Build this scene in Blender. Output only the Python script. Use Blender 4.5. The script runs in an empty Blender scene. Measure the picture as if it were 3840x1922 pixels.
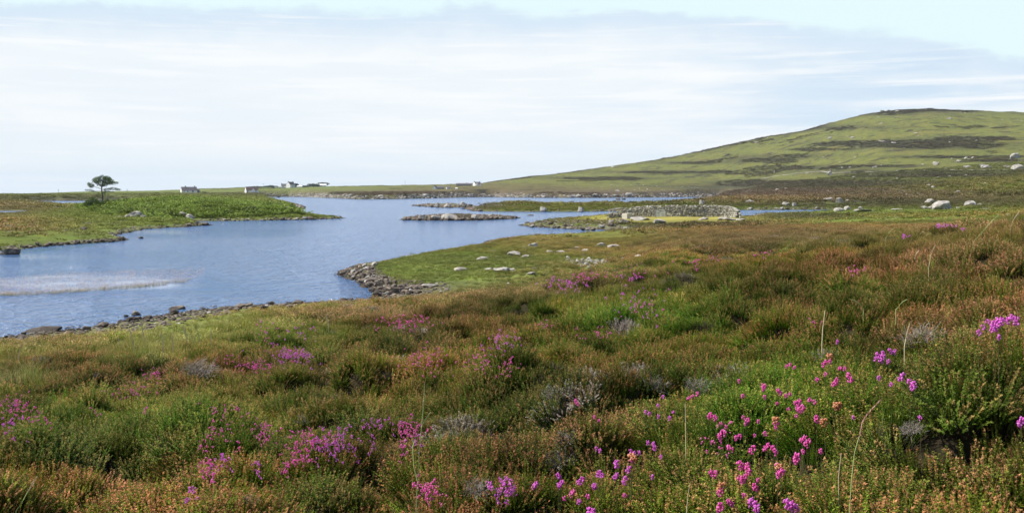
import bpy, math
import numpy as np
from mathutils import Vector, Matrix

rng = np.random.default_rng(7)
S = bpy.context.scene
COL = S.collection
F, HR, EYE = 3768.0, 720.0, 5.5      # focal length in photo pixels, horizon row, eye height over the loch

# ------------------------------------------------------------------ noise
def _hash(ix, iy, seed):
    h = (ix.astype(np.int64) * 374761393 + iy.astype(np.int64) * 668265263 + seed * 974634777) & 0xffffffff
    h = ((h ^ (h >> 13)) * 1274126177) & 0xffffffff
    h = (h ^ (h >> 16)) & 0xffffffff
    return h / 4294967295.0
def vn(x, y, seed=0):
    ix, iy = np.floor(x), np.floor(y)
    fx, fy = x - ix, y - iy
    fx, fy = fx * fx * (3 - 2 * fx), fy * fy * (3 - 2 * fy)
    a, b = _hash(ix, iy, seed), _hash(ix + 1, iy, seed)
    c, d = _hash(ix, iy + 1, seed), _hash(ix + 1, iy + 1, seed)
    return (a + (b - a) * fx + (c - a) * fy + (a - b - c + d) * fx * fy) * 2 - 1
def fbm(x, y, scale, seed=0, octs=4, gain=.5):
    s, amp, tot = 0., 1., 0.
    ca, sa = math.cos(.6), math.sin(.6)
    x, y = x / scale, y / scale
    for o in range(octs):
        s = s + amp * vn(x, y, seed + o * 17); tot += amp
        amp *= gain; x, y = (x * ca - y * sa) * 2.03, (x * sa + y * ca) * 2.03
    return s / tot
def worley(x, y, cell, seed=0):
    gx, gy = np.floor(x / cell), np.floor(y / cell)
    best = np.full(np.shape(x), 9e9); hv = np.zeros(np.shape(x))
    for i in (-1, 0, 1):
        for j in (-1, 0, 1):
            cx = gx + i; cy = gy + j
            px = (cx + .5 + .8 * (_hash(cx, cy, seed) - .5)) * cell
            py = (cy + .5 + .8 * (_hash(cx, cy, seed + 5) - .5)) * cell
            d = np.hypot(x - px, y - py) / cell
            m = d < best
            best = np.where(m, d, best); hv = np.where(m, _hash(cx, cy, seed + 9), hv)
    return best, hv
def sstep(a, b, x):
    t = np.clip((x - a) / (b - a), 0, 1); return t * t * (3 - 2 * t)

# ------------------------------------------------------------------ geography: heights of the land by distance
K = [
 (2.5, [(-900,3.95),(0,3.98),(1920,4.08),(3000,4.22),(3840,4.36),(5500,4.7)]),
 (8,   [(-900,3.2),(0,3.35),(1000,3.5),(1920,3.72),(3000,4.1),(3840,4.4),(5500,4.9)]),
 (15,  [(-900,2.4),(0,2.6),(1000,2.8),(1920,3.2),(2600,3.62),(3300,4.1),(3840,4.42),(5500,5)]),
 (24,  [(-900,.9),(0,1.15),(1000,1.8),(1500,2.2),(1920,2.65),(2300,3.05),(2700,3.35),(3300,4.1),(3840,4.42),(5500,5)]),
 (32,  [(-900,.4),(0,.5),(500,.85),(1000,1.2),(1500,1.6),(1920,2.15),(2300,2.75),(2700,3.1),(3300,3.8),(3840,4.25),(5500,5)]),
 (40,  [(-900,.2),(0,.3),(800,.42),(1100,.5),(1500,.85),(1920,1.72),(2200,2.3),(2400,2.65),(2700,2.8),(3300,3.4),(3840,4.0),(5500,5)]),
 (60,  [(0,.4),(1500,.5),(1920,.6),(2200,.75),(2400,1.25),(2600,2.1),(3000,2.6),(3840,3.4),(5500,5)]),
 (90,  [(0,.5),(1300,.35),(1920,.6),(2300,.6),(2500,1.2),(2700,1.8),(3100,2.1),(3840,3.0),(5500,5)]),
 (130, [(-900,1.6),(0,1.85),(200,1.6),(330,.9),(500,.5),(1920,.4),(2300,.5),(2500,.9),(2700,1.4),(3000,1.7),(3400,2.3),(3840,2.9),(5500,5)]),
 (180, [(-900,.9),(0,1.0),(150,1.0),(300,1.25),(600,1.2),(900,.7),(2200,.7),(2300,1.25),(2700,1.4),(2790,1.1),(2900,.75),(3200,1.5),(3500,2.2),(3840,3.0),(5500,5)]),
 (240, [(-900,.4),(0,.4),(150,.45),(230,.6),(300,1.6),(400,2.6),(500,3.0),(650,3.6),(950,3.7),(1050,3.1),(1100,2.4),(1130,1.6),(1200,.4),(2900,.4),(3140,.8),(3300,1.6),(3540,2.5),(3840,3.4),(5500,6)]),
 (320, [(0,.6),(300,.5),(420,.6),(500,1.2),(650,2.2),(950,2.2),(1050,1.6),(1130,.6),(1300,.4),(1850,.8),(2500,.9),(2700,1.6),(3000,1.6),(3300,2.4),(3840,4.5),(5500,8)]),
 (450, [(0,.9),(200,.6),(330,.6),(450,.8),(600,1.6),(900,1.5),(1200,.6),(1890,1.1),(2100,.4),(2450,.8),(2600,1.7),(2680,2.6),(2800,3.0),(3000,3.1),(3300,4.2),(3840,8),(5500,16)]),
 (700, [(0,3.6),(300,3.8),(600,4.2),(1000,3),(1400,2.6),(2400,2),(2700,3.2),(2850,4.6),(3000,7),(3300,11),(3840,20),(5500,30)]),
 (1000,[(0,3.2),(300,4.6),(600,5),(950,5.2),(1300,5.3),(1600,5.6),(2000,5),(2400,4),(2700,5),(3000,17),(3300,28),(3840,42),(5500,50)]),
 (1300,[(0,2.6),(300,5.6),(600,7.0),(900,9.0),(1233,11),(1600,13),(1811,13),(2000,15),(2400,14),(2700,11),(2850,20),(3000,36),(3300,66),(3840,85),(5500,75)]),
 (1600,[(0,1.6),(300,6.1),(600,7.8),(900,12.0),(1233,14.6),(1600,16.5),(1811,17.5),(2000,26),(2400,38),(2700,52),(3000,85),(3300,117),(3500,126),(3840,124),(5500,95)]),
 (1900,[(0,1),(300,6.5),(450,7.0),(520,6.4),(600,9),(750,12),(838,13),(913,15),(1233,16.6),(1337,17),(1419,19),(1475,18.4),(1605,20),(1710,21.3),(1811,22.6),(1923,32.7),(2087,41),(2206,50),(2340,62),(2460,70),(2609,86),(2758,104),(2892,117.5),(3011,126.5),(3130,144.7),(3250,160),(3369,167),(3473,168.6),(3607,166),(3838,160.3),(4600,140),(5500,100)]),
 (3000,[(0,0),(300,4),(600,6),(1600,12),(2400,40),(3400,120),(5500,80)]),
 (6000,[(-900,0),(5500,3)]),
 (14000,[(-900,0),(5500,0)]),
]
KD = np.log(np.array([k[0] for k in K]))
PXG = np.linspace(-1400, 5800, 1801)
TAB = np.array([np.interp(PXG, [p[0] for p in k[1]], [p[1] for p in k[1]]) for k in K])
def base_h(px, D):
    out = 0.
    fx = np.clip((px - PXG[0]) / (PXG[1] - PXG[0]), 0, len(PXG) - 1.001)
    i = fx.astype(int); tx = fx - i
    for m, w in ((.94, .25), (1., .5), (1.06, .25)):
        l = np.clip(np.log(D * m), KD[0], KD[-1] - 1e-6)
        k = np.clip(np.searchsorted(KD, l, side='right') - 1, 0, len(KD) - 2)
        t = (l - KD[k]) / (KD[k + 1] - KD[k])
        a = TAB[k, i] * (1 - tx) + TAB[k, i + 1] * tx
        b = TAB[k + 1, i] * (1 - tx) + TAB[k + 1, i + 1] * tx
        out = out + w * (a * (1 - t) + b * t)
    return out
def wp(px, row):
    d = EYE * F / (row - HR); return ((px - 1920) / F * d, d)

MAIN = [(-1500,1400),(-300,1290),(0,1266),(130,1250),(300,1236),(450,1207),(620,1180),(800,1157),(1000,1144),(1200,1135),(1380,1122),(1442,1112),(1395,1092),(1330,1052),(1268,1028),(1300,1006),(1370,996),(1430,985),(1500,968),(1620,950),(1720,935),(1800,925),(1840,904),(1950,890),(2100,884),(2300,871),(2374,862),(2300,861),(2150,859),(2020,852),(1960,845),(2000,838),(2100,824),(2200,816),(2275,808),(2400,800),(2700,804),(2765,818),(2800,820),(2840,806),(2961,803),(3082,799),(3136,793),(3135,786),(2921,787),(2743,788),(2400,790),(2273,792),(2200,794),(1969,794),(1843,793),(1782,791),(1745,782),(1787,775),(1843,768),(1899,764),(1963,765),(2067,767),(2095,768),(2200,764),(2268,764),(2336,765),(2404,766),(2458,765),(2526,762),(2608,756),(2646,752),(2690,744),(2700,737),(2472,740),(2200,741.5),(1983,741),(1843,738.5),(1731,740),(1620,743),(1480,746),(1344,747),(1255,743),(1166,739),(1083,737),(1000,737),(980,739),(1040,752),(1090,762),(1138,778),(1091,799),(1121,808),(1225,815),(1300,818),(1225,821),(1121,824.5),(960,827),(860,828),(745,829.5),(640,831),(690,836),(745,838),(782,844),(700,851),(634,853),(540,860),(492,868),(425,884),(455,892),(482,901),(373,910),(261,917),(149,925),(60,937),(-20,942),(-400,960),(-1500,1010)]
POLYS_PX = [MAIN,
 [(1511,824),(1583,827),(1760,827),(1880,823),(1945,818),(1880,813),(1790,810),(1680,808),(1590,811),(1520,819)],
 [(1548,771),(1660,778),(1788,778),(1770,772),(1690,768),(1600,769)],
 [(-900,806),(-100,791),(108,790),(80,800),(20,804),(-300,818),(-900,830)],
 [(112,754),(200,752.5),(330,753),(420,749),(492,749),(440,758),(406,762),(324,769),(290,769.5),(150,766)],
]
POLYS = [np.array([wp(*p) for p in P]) for P in POLYS_PX]
EA = np.concatenate([P for P in POLYS]); EB = np.concatenate([np.roll(P, -1, axis=0) for P in POLYS])
def shore(x, y):
    """signed distance to the waterline, positive on land"""
    x = x + .35 * vn(x / 1.3, y / 1.3, 91) * np.clip(y / 80, .4, 3); y = y + .35 * vn(x / 1.3, y / 1.3, 92) * np.clip(y / 80, .4, 4)
    sh = x.shape; x = x.ravel(); y = y.ravel(); out = np.empty(len(x))
    for s in range(0, len(x), 20000):
        X = x[s:s+20000, None]; Y = y[s:s+20000, None]
        d = EB - EA
        t = np.clip(((X - EA[:, 0]) * d[:, 0] + (Y - EA[:, 1]) * d[:, 1]) / (d ** 2).sum(1), 0, 1)
        dist = np.sqrt(((X - EA[:, 0] - t * d[:, 0]) ** 2 + (Y - EA[:, 1] - t * d[:, 1]) ** 2).min(1))
        c = (EA[:, 1] > Y) != (EB[:, 1] > Y)
        xi = EA[:, 0] + (Y - EA[:, 1]) * d[:, 0] / np.where(d[:, 1] == 0, 1e-9, d[:, 1])
        ins = (c & (X < xi)).sum(1) % 2 == 1
        out[s:s+20000] = np.where(ins, -dist, dist)
    return out.reshape(sh)

# extra mounds seen in the photo: (px, row, width px, height m)
HOLLOWS = [(1603,1222,50),(1222,1360,60),(1440,1318,50),(514,1405,130),(1130,1515,100),(1750,1700,130),(1190,1895,80),(350,1745,170),(215,1790,90),(1950,1196,50),(2025,1215,70),(2157,1450,200),(2621,1256,80),(2557,1110,70),(2921,1525,60),(3257,1533,100),(3428,1490,120),(3678,1475,120),(2950,1725,50),(2821,1775,70),(3821,1360,70),(3612,956,50),(3732,992,50),(3556,1116,50),(3726,1106,60),(2802,1032,80),(2250,1330,60),(880,1450,70),(1650,1450,70),(2700,1350,70),(700,1700,90),(3100,1330,70),(1330,1620,70)]
def bpos(px, row, lift=.2):
    D = np.geomspace(2, 70, 900); zz = base_h(np.full(900, float(px)), D) + lift; zr = EYE - (row - HR) / F * D
    i = int(np.argmax(zr <= zz)); return (px - 1920) / F * D[i], D[i]
HOL = [(*bpos(a, b), c * bpos(a, b)[1] / F) for a, b, c in HOLLOWS]
def terrain(x, y):
    r = np.hypot(x, y); D = np.maximum(y, .5 * r); D = np.maximum(D, .3)
    px = x / D * F + 1920
    z = base_h(px, np.maximum(D, 2.5))
    far = sstep(200, 600, D)
    z = z + .18 * fbm(x, y, 9, 3) * sstep(12, 60, D) * (1 - sstep(1200, 1900, D)) * np.where(D > 60, 1, .6)
    z = z + np.clip((z - 1.5) / 5, 0, 1) * far * 1.1 * fbm(x, y, 45, 5, 5) * (1 - sstep(1600, 1900, D) * .6)
    z = z + np.clip((z - 10) / 30, 0, 1) * 4.2 * fbm(x, y, 130, 8, 5) * sstep(600, 1000, D) * (1 - sstep(1500, 1880, D) * .85)
    z = z + 1.9 * fbm(x, y, 22, 12, 4) * np.clip((z - 20) / 30, 0, 1)
    sd = np.full(x.shape, 60.)
    m = (D > 25) & (D < 1700) & (r > 25)
    sd[m] = shore(x[m], y[m])
    zl = np.where(D < 1700, np.maximum(z, .32), z)
    nr_ = 1 - sstep(50, 62, D)
    bank = .04 + (.2 - .17 * nr_) * (1 - np.exp(-np.clip(sd, 0, None) / .5)) + (.12 - .055 * nr_ + .6 * sstep(550, 950, D)) * np.clip(sd, 0, None) + .002 * np.clip(sd - 15, 0, None) ** 2
    k = 7.
    land = np.minimum(zl, bank) - np.log1p(np.exp(-k * np.clip(np.abs(zl - bank), 0, 50))) / k
    land = np.where(~m, zl, land)
    land = np.where(D >= 1700, zl, land)
    zz = np.where(sd > 0, np.maximum(land, .05), np.maximum(-.05 + .12 * sd, -2.5))
    # heather mounds close by
    w1, h1 = worley(x + .25 * fbm(x, y, .9, 71, 2), y + .25 * fbm(x, y, .9, 72, 2), .62, 31); w2, h2 = worley(x + .5 * fbm(x, y, 2, 73, 2), y, 2.1, 41)
    nf = (1 - sstep(45, 90, D)) * np.clip((sd - 2) / 8, 0, 1)
    zz = zz + nf * (.29 * (.3 + h1) * np.clip(1 - (w1 / .66) ** 2.6, 0, 1) + .30 * h2 * np.clip(1 - (w2 / .7) ** 2.4, 0, 1) + .05 * fbm(x, y, .35, 77, 3) - .16)
    for hx, hy, hw in HOL:
        w_ = max(hw * .9, .16); q = ((x - hx + .55 * w_) / (1.35 * w_)) ** 2 + ((y - hy - 1.0 * w_) / (.95 * w_)) ** 2
        zz = zz + min(.6 * w_, .32) * np.exp(-np.clip(q, 0, 9) ** 1.8)
        p = ((x - hx) / (.62 * w_)) ** 2 + ((y - hy) / (.5 * w_)) ** 2
        zz = zz - min(.35 * w_, .17) * np.exp(-np.clip(p, 0, 9) ** 1.8); w1 = np.where(q < 1.6, .1, w1); w1 = np.where(p < 1.3, 2., w1)
    zz = zz - r * r / (2 * 7.3e6) * (r > 400)
    return zz, sd, w1, h1

# ground grid (polar, fine in front of the viewpoint)
az = np.concatenate([np.linspace(-180, -46, 50)[:-1], np.linspace(-46, -30, 90)[:-1], np.linspace(-30, 30, 800), np.linspace(30, 46, 90)[1:], np.linspace(46, 180, 50)[1:-1]])
AZ = np.radians(az)
RR = np.concatenate([[0.02, .3, .6, .9], np.geomspace(1.2, 12000, 860)])
def grid_xy(A, R):
    a, r = np.meshgrid(A, R); return r * np.sin(a), r * np.cos(a)
GX, GY = grid_xy(AZ, RR)
GZ, GS, GW, GH = terrain(GX, GY)
LR = np.log(RR)
def samp(x, y, G=None):
    G = GZ if G is None else G
    x = np.asarray(x, float); y = np.asarray(y, float)
    a = np.arctan2(x, y); l = np.log(np.maximum(np.hypot(x, y), .021))
    ia = np.clip(np.searchsorted(AZ, a) - 1, 0, len(AZ) - 2); ta = np.clip((a - AZ[ia]) / (AZ[ia + 1] - AZ[ia]), 0, 1)
    ir = np.clip(np.searchsorted(LR, l) - 1, 0, len(LR) - 2); tr = np.clip((l - LR[ir]) / (LR[ir + 1] - LR[ir]), 0, 1)
    return (G[ir, ia] * (1 - ta) + G[ir, ia + 1] * ta) * (1 - tr) + (G[ir + 1, ia] * (1 - ta) + G[ir + 1, ia + 1] * ta) * tr
def hit(px, row, lift=0., dmin=2., dmax=2600.):
    """where the sight line through a photo pixel meets the ground"""
    D = np.geomspace(dmin, dmax, 5000); x = (px - 1920) / F * D
    zr = EYE - (row - HR) / F * D
    g = np.maximum(samp(x, D), 0) + lift
    i = np.argmax(zr <= g)
    if zr[i] > g[i]: i = np.argmin(zr - g)
    return float(x[i]), float(D[i]), float(g[i] - lift)
def prow(x, y, z):
    D = np.maximum(y, .5 * np.hypot(x, y)); D = np.maximum(D, .3)
    return x / D * F + 1920, HR + (EYE - z) * F / D, D

# ------------------------------------------------------------------ helpers
def tag(o, label=None, cat=None, group=None, kind=None):
    if label: o['label'] = label
    if cat: o['category'] = cat
    if group: o['group'] = group
    if kind: o['kind'] = kind
    return o
def link(o, parent=None):
    COL.objects.link(o)
    if parent: o.parent = parent
    return o
def mesh_np(name, V, Fc, mat=None, smooth=False):
    """V (n,3); Fc (m,k) array, one face size, or list of arrays"""
    me = bpy.data.meshes.new(name)
    Fs = Fc if isinstance(Fc, list) else [Fc]
    Fs = [f for f in Fs if len(f)]
    me.vertices.add(len(V)); me.vertices.foreach_set('co', np.asarray(V, np.float32).ravel())
    idx = np.concatenate([f.ravel() for f in Fs]).astype(np.int32)
    cnt = np.concatenate([np.full(len(f), f.shape[1]) for f in Fs]).astype(np.int32)
    me.loops.add(len(idx)); me.loops.foreach_set('vertex_index', idx)
    me.polygons.add(len(cnt))
    st = np.concatenate([[0], np.cumsum(cnt)[:-1]]).astype(np.int32)
    me.polygons.foreach_set('loop_start', st); me.polygons.foreach_set('loop_total', cnt)
    me.polygons.foreach_set('use_smooth', np.full(len(cnt), smooth))
    me.update(calc_edges=True); me.validate()
    if mat: me.materials.append(mat)
    return me
class MB:
    def __init__(s): s.V = []; s.T = []; s.Q = []; s.n = 0; s.c = []
    def add(s, V, T=None, Q=None, c=None):
        V = np.asarray(V, float).reshape(-1, 3)
        s.V.append(V)
        if T is not None and len(T): s.T.append(np.asarray(T) + s.n)
        if Q is not None and len(Q): s.Q.append(np.asarray(Q) + s.n)
        if c is not None: s.c.append(np.broadcast_to(np.asarray(c, float), (len(V), 3)) if np.ndim(c) < 2 else c)
        s.n += len(V)
    def box(s, x0, x1, y0, y1, z0, z1, M=None):
        V = np.array([(x, y, z) for z in (z0, z1) for y in (y0, y1) for x in (x0, x1)], float)
        if M is not None: V = V @ np.array(M.to_3x3()).T + np.array(M.translation)
        s.add(V, Q=[(0,2,3,1),(4,5,7,6),(0,1,5,4),(2,6,7,3),(0,4,6,2),(1,3,7,5)])
    def tube(s, pts, rad, n=6, cap=True):
        pts = np.asarray(pts, float); k = len(pts); rad = np.broadcast_to(rad, (k,))
        tg = np.gradient(pts, axis=0); tg /= np.linalg.norm(tg, axis=1)[:, None] + 1e-9
        V = []
        for p, t, r in zip(pts, tg, rad):
            u = np.cross(t, (0, 0, 1) if abs(t[2]) < .9 else (1, 0, 0)); u /= np.linalg.norm(u); v = np.cross(t, u)
            for j in range(n):
                a = 2 * math.pi * j / n; V.append(p + r * (math.cos(a) * u + math.sin(a) * v))
        Q = [(i*n+j, i*n+(j+1)%n, (i+1)*n+(j+1)%n, (i+1)*n+j) for i in range(k-1) for j in range(n)]
        T = []
        if cap:
            V.append(pts[-1]); V.append(pts[0])
            T = [((k-1)*n+j, (k-1)*n+(j+1)%n, k*n) for j in range(n)] + [((j+1)%n, j, k*n+1) for j in range(n)]
        s.add(V, T=T, Q=Q)
    def mesh(s, name, mat, smooth=False, attr=None):
        me = mesh_np(name, np.concatenate(s.V), [np.concatenate(s.T).reshape(-1, 3) if s.T else np.zeros((0, 3), int), np.concatenate(s.Q).reshape(-1, 4) if s.Q else np.zeros((0, 4), int)], mat, smooth)
        if attr and s.c:
            a = me.attributes.new(attr, 'FLOAT_VECTOR', 'POINT'); a.data.foreach_set('vector', np.concatenate(s.c).astype(np.float32).ravel())
        return me
    def obj(s, name, mat, parent=None, smooth=False, attr=None):
        return link(bpy.data.objects.new(name, s.mesh(name, mat, smooth, attr)), parent)
def empty(name, loc, rz=0):
    o = bpy.data.objects.new(name, None); o.location = loc; o.rotation_euler = (0, 0, rz); o.empty_display_size = .2
    return link(o)

# ------------------------------------------------------------------ material helper
class NT:
    def __init__(s, tree): s.t = tree; s.n = tree.nodes; s.l = tree.links
    def node(s, typ, **kw):
        nd = s.n.new(typ)
        for k, v in kw.items():
            if k.startswith('i_'): s.set(nd, k[2:].replace('_', ' '), v)
            else: setattr(nd, k, v)
        return nd
    def set(s, nd, key, v):
        inp = nd.inputs[int(key)] if str(key).isdigit() else nd.inputs[key]
        if isinstance(v, bpy.types.NodeSocket): s.l.new(v, inp)
        else: inp.default_value = v
    def m(s, op, a, b=None, c=None, clamp=False):
        nd = s.n.new('ShaderNodeMath'); nd.operation = op; nd.use_clamp = clamp
        for i, v in enumerate((a, b, c)):
            if v is not None: s.set(nd, i, v)
        return nd.outputs[0]
    def mix(s, f, a, b, blend='MIX'):
        nd = s.n.new('ShaderNodeMix'); nd.data_type = 'RGBA'; nd.blend_type = blend
        s.set(nd, 0, f)
        for k, v in ((6, a), (7, b)):
            if isinstance(v, tuple) and len(v) == 3: v = v + (1,)
            s.set(nd, k, v)
        return nd.outputs[2]
    def ramp(s, f, a, b, smooth=True):
        nd = s.n.new('ShaderNodeMapRange'); nd.interpolation_type = 'SMOOTHSTEP' if smooth else 'LINEAR'
        s.set(nd, 0, f); nd.inputs[1].default_value = a; nd.inputs[2].default_value = b
        return nd.outputs[0]
    def noise(s, vec, scale, detail=4, rough=.55, out=0):
        nd = s.n.new('ShaderNodeTexNoise'); s.l.new(vec, nd.inputs['Vector'])
        nd.inputs['Scale'].default_value = scale; nd.inputs['Detail'].default_value = detail; nd.inputs['Roughness'].default_value = rough
        return nd.outputs[out]
    def attr(s, name, typ='GEOMETRY', out='Vector'):
        nd = s.n.new('ShaderNodeAttribute'); nd.attribute_name = name; nd.attribute_type = typ
        return nd.outputs[out]
    def sep(s, v):
        nd = s.n.new('ShaderNodeSeparateXYZ'); s.l.new(v, nd.inputs[0]); return nd.outputs
def material(name):
    ma = bpy.data.materials.new(name); ma.use_nodes = True
    t = NT(ma.node_tree); t.n.clear()
    out = t.node('ShaderNodeOutputMaterial'); b = t.node('ShaderNodeBsdfPrincipled')
    t.l.new(b.outputs[0], out.inputs[0])
    b.inputs['Specular IOR Level'].default_value = .25; b.inputs['Roughness'].default_value = .8
    return ma, t, b, out

def plain(name, col, rough=.8, var=.25, scale=3.):
    ma, t, b, out = material(name)
    g = t.node('ShaderNodeNewGeometry').outputs['Position']
    n = t.noise(g, scale, 4)
    k = t.m('MULTIPLY_ADD', n, 2 * var, 1 - var)
    t.set(b, 'Base Color', t.mix(1., col, k, 'MULTIPLY')); b.inputs['Roughness'].default_value = rough
    return ma

# ground
M_ground, t, b, out = material('moorland_ground')
pos = t.node('ShaderNodeNewGeometry').outputs['Position']
vc = t.attr('albedo', out='Color'); aux = t.sep(t.attr('aux'))   # aux: x rockiness, y tuft strength, z distance factor
n1 = t.noise(pos, .9, 6, .65); n2 = t.noise(pos, .11, 8, .62); n3 = t.noise(pos, .025, 6, .6); n4 = t.noise(pos, .28, 8, .7)
k = t.m('ADD', t.m('MULTIPLY', n1, .75), t.m('ADD', t.m('MULTIPLY', n4, 1.1), t.m('MULTIPLY', n2, .6)))
k = t.m('ADD', k, -.18)
c = t.mix(1., vc, k, 'MULTIPLY')
mp_ = t.node('ShaderNodeMapping'); t.l.new(pos, mp_.inputs[0]); mp_.inputs['Scale'].default_value = (.6, 1., 1.)
br = t.m('MULTIPLY', t.ramp(t.m('ADD', t.m('MULTIPLY', t.noise(pos, .02, 8, .75, 0), .5), t.m('MULTIPLY', t.noise(pos, .07, 8, .75, 0), .5)), .515, .565), aux[1])
c = t.mix(t.m('MULTIPLY', br, .95), c, (.062, .055, .03))
yl = t.m('MULTIPLY', t.ramp(t.noise(pos, .017, 9, .68, 0), .52, .66), aux[1])
c = t.mix(t.m('MULTIPLY', yl, .5), c, (.20, .17, .05))
rk = t.m('MULTIPLY', t.ramp(t.noise(pos, .35, 5, .6), .66, .70), aux[0])
c = t.mix(rk, c, (.36, .33, .30))
t.set(b, 'Base Color', c); b.inputs['Roughness'].default_value = .95; b.inputs['Specular IOR Level'].default_value = .1
bp = t.node('ShaderNodeBump'); bp.inputs['Strength'].default_value = .9
t.set(bp, 'Distance', t.m('MULTIPLY_ADD', aux[2], 2.2, .12)); t.set(bp, 'Height', t.m('ADD', n4, t.m('MULTIPLY', n2, 1.4)))
t.l.new(bp.outputs[0], b.inputs['Normal'])

# plants: per-vertex 'sh' = (height along shoot, random, bud amount), per-instance tint / tip
def plant_mat(name, base, transl=.25, rough=.7):
    ma, t, b, out = material(name)
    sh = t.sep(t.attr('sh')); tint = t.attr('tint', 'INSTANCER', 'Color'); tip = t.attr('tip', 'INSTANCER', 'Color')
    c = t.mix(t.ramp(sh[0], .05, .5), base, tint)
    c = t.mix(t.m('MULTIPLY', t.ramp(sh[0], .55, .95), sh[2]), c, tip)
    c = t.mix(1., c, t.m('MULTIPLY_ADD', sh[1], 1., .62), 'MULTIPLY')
    t.set(b, 'Base Color', c); b.inputs['Roughness'].default_value = rough; b.inputs['Specular IOR Level'].default_value = .2
    tr = t.node('ShaderNodeBsdfTranslucent'); t.set(tr, 'Color', c)
    mx = t.node('ShaderNodeMixShader'); mx.inputs[0].default_value = transl
    t.l.new(b.outputs[0], mx.inputs[1]); t.l.new(tr.outputs[0], mx.inputs[2]); t.l.new(mx.outputs[0], out.inputs[0])
    return ma
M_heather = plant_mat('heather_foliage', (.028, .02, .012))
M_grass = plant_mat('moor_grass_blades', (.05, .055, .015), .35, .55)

def rockmat(name, col, dark, lich):
    ma, t, b, out = material(name)
    g = t.node('ShaderNodeNewGeometry'); pos = g.outputs['Position']
    n = t.noise(pos, 2.2, 6, .65); n2 = t.noise(pos, .9, 5, .6); n3 = t.noise(pos, 9, 4, .7)
    c = t.mix(t.ramp(n, .35, .68), dark, col)
    c = t.mix(t.ramp(n2, .55, .68), c, lich)
    c = t.mix(t.m('MULTIPLY', t.ramp(n3, .6, .7), .5), c, (.1, .1, .09))
    z = t.sep(pos)[2]
    wet = t.ramp(t.m('ADD', z, t.m('MULTIPLY', n2, .35)), .5, .22)
    c = t.mix(t.m('MULTIPLY', wet, .8), c, (.035, .028, .022))
    t.set(b, 'Base Color', c); b.inputs['Roughness'].default_value = .85
    bp = t.node('ShaderNodeBump'); bp.inputs['Strength'].default_value = .7; bp.inputs['Distance'].default_value = .06
    t.set(bp, 'Height', n); t.l.new(bp.outputs[0], b.inputs['Normal'])
    return ma
M_rock = rockmat('lichened_gneiss', (.46, .42, .36), (.22, .20, .175), (.52, .50, .43))
M_rockd = rockmat('brown_shore_rock', (.21, .165, .125), (.07, .055, .045), (.34, .27, .19))

# water
M_water, t, b, out = material('loch_water')
pos = t.node('ShaderNodeNewGeometry').outputs['Position']
calm = t.sep(t.attr('calm'))
mp = t.node('ShaderNodeMapping'); t.l.new(pos, mp.inputs[0]); mp.inputs['Scale'].default_value = (.75, 1., 1.); mp.inputs['Rotation'].default_value = (0, 0, .35)
w1 = t.noise(mp.outputs[0], 1.1, 5, .6); w2 = t.noise(mp.outputs[0], 3.6, 4, .6)
gust = t.noise(mp.outputs[0], .05, 4, .55)
w0 = t.noise(mp.outputs[0], .42, 3, .6)
hgt = t.m('ADD', t.m('ADD', w1, t.m('MULTIPLY', w0, 1.3)), t.m('MULTIPLY', w2, .5))
amp = t.m('MULTIPLY', t.m('SUBTRACT', 1., t.m('MULTIPLY', calm[0], .985)), t.m('MULTIPLY_ADD', gust, .8, .6))
bp = t.node('ShaderNodeBump'); t.set(bp, 'Height', hgt); t.set(bp, 'Distance', t.m('MULTIPLY', amp, .7)); bp.inputs['Strength'].default_value = 1.
t.l.new(bp.outputs[0], b.inputs['Normal'])
t.set(b, 'Base Color', (.085, .17, .34, 1)); t.set(b, 'Roughness', t.m('MULTIPLY_ADD', calm[0], -.09, .13)); b.inputs['IOR'].default_value = 1.33
b.inputs['Specular IOR Level'].default_value = .5

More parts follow.
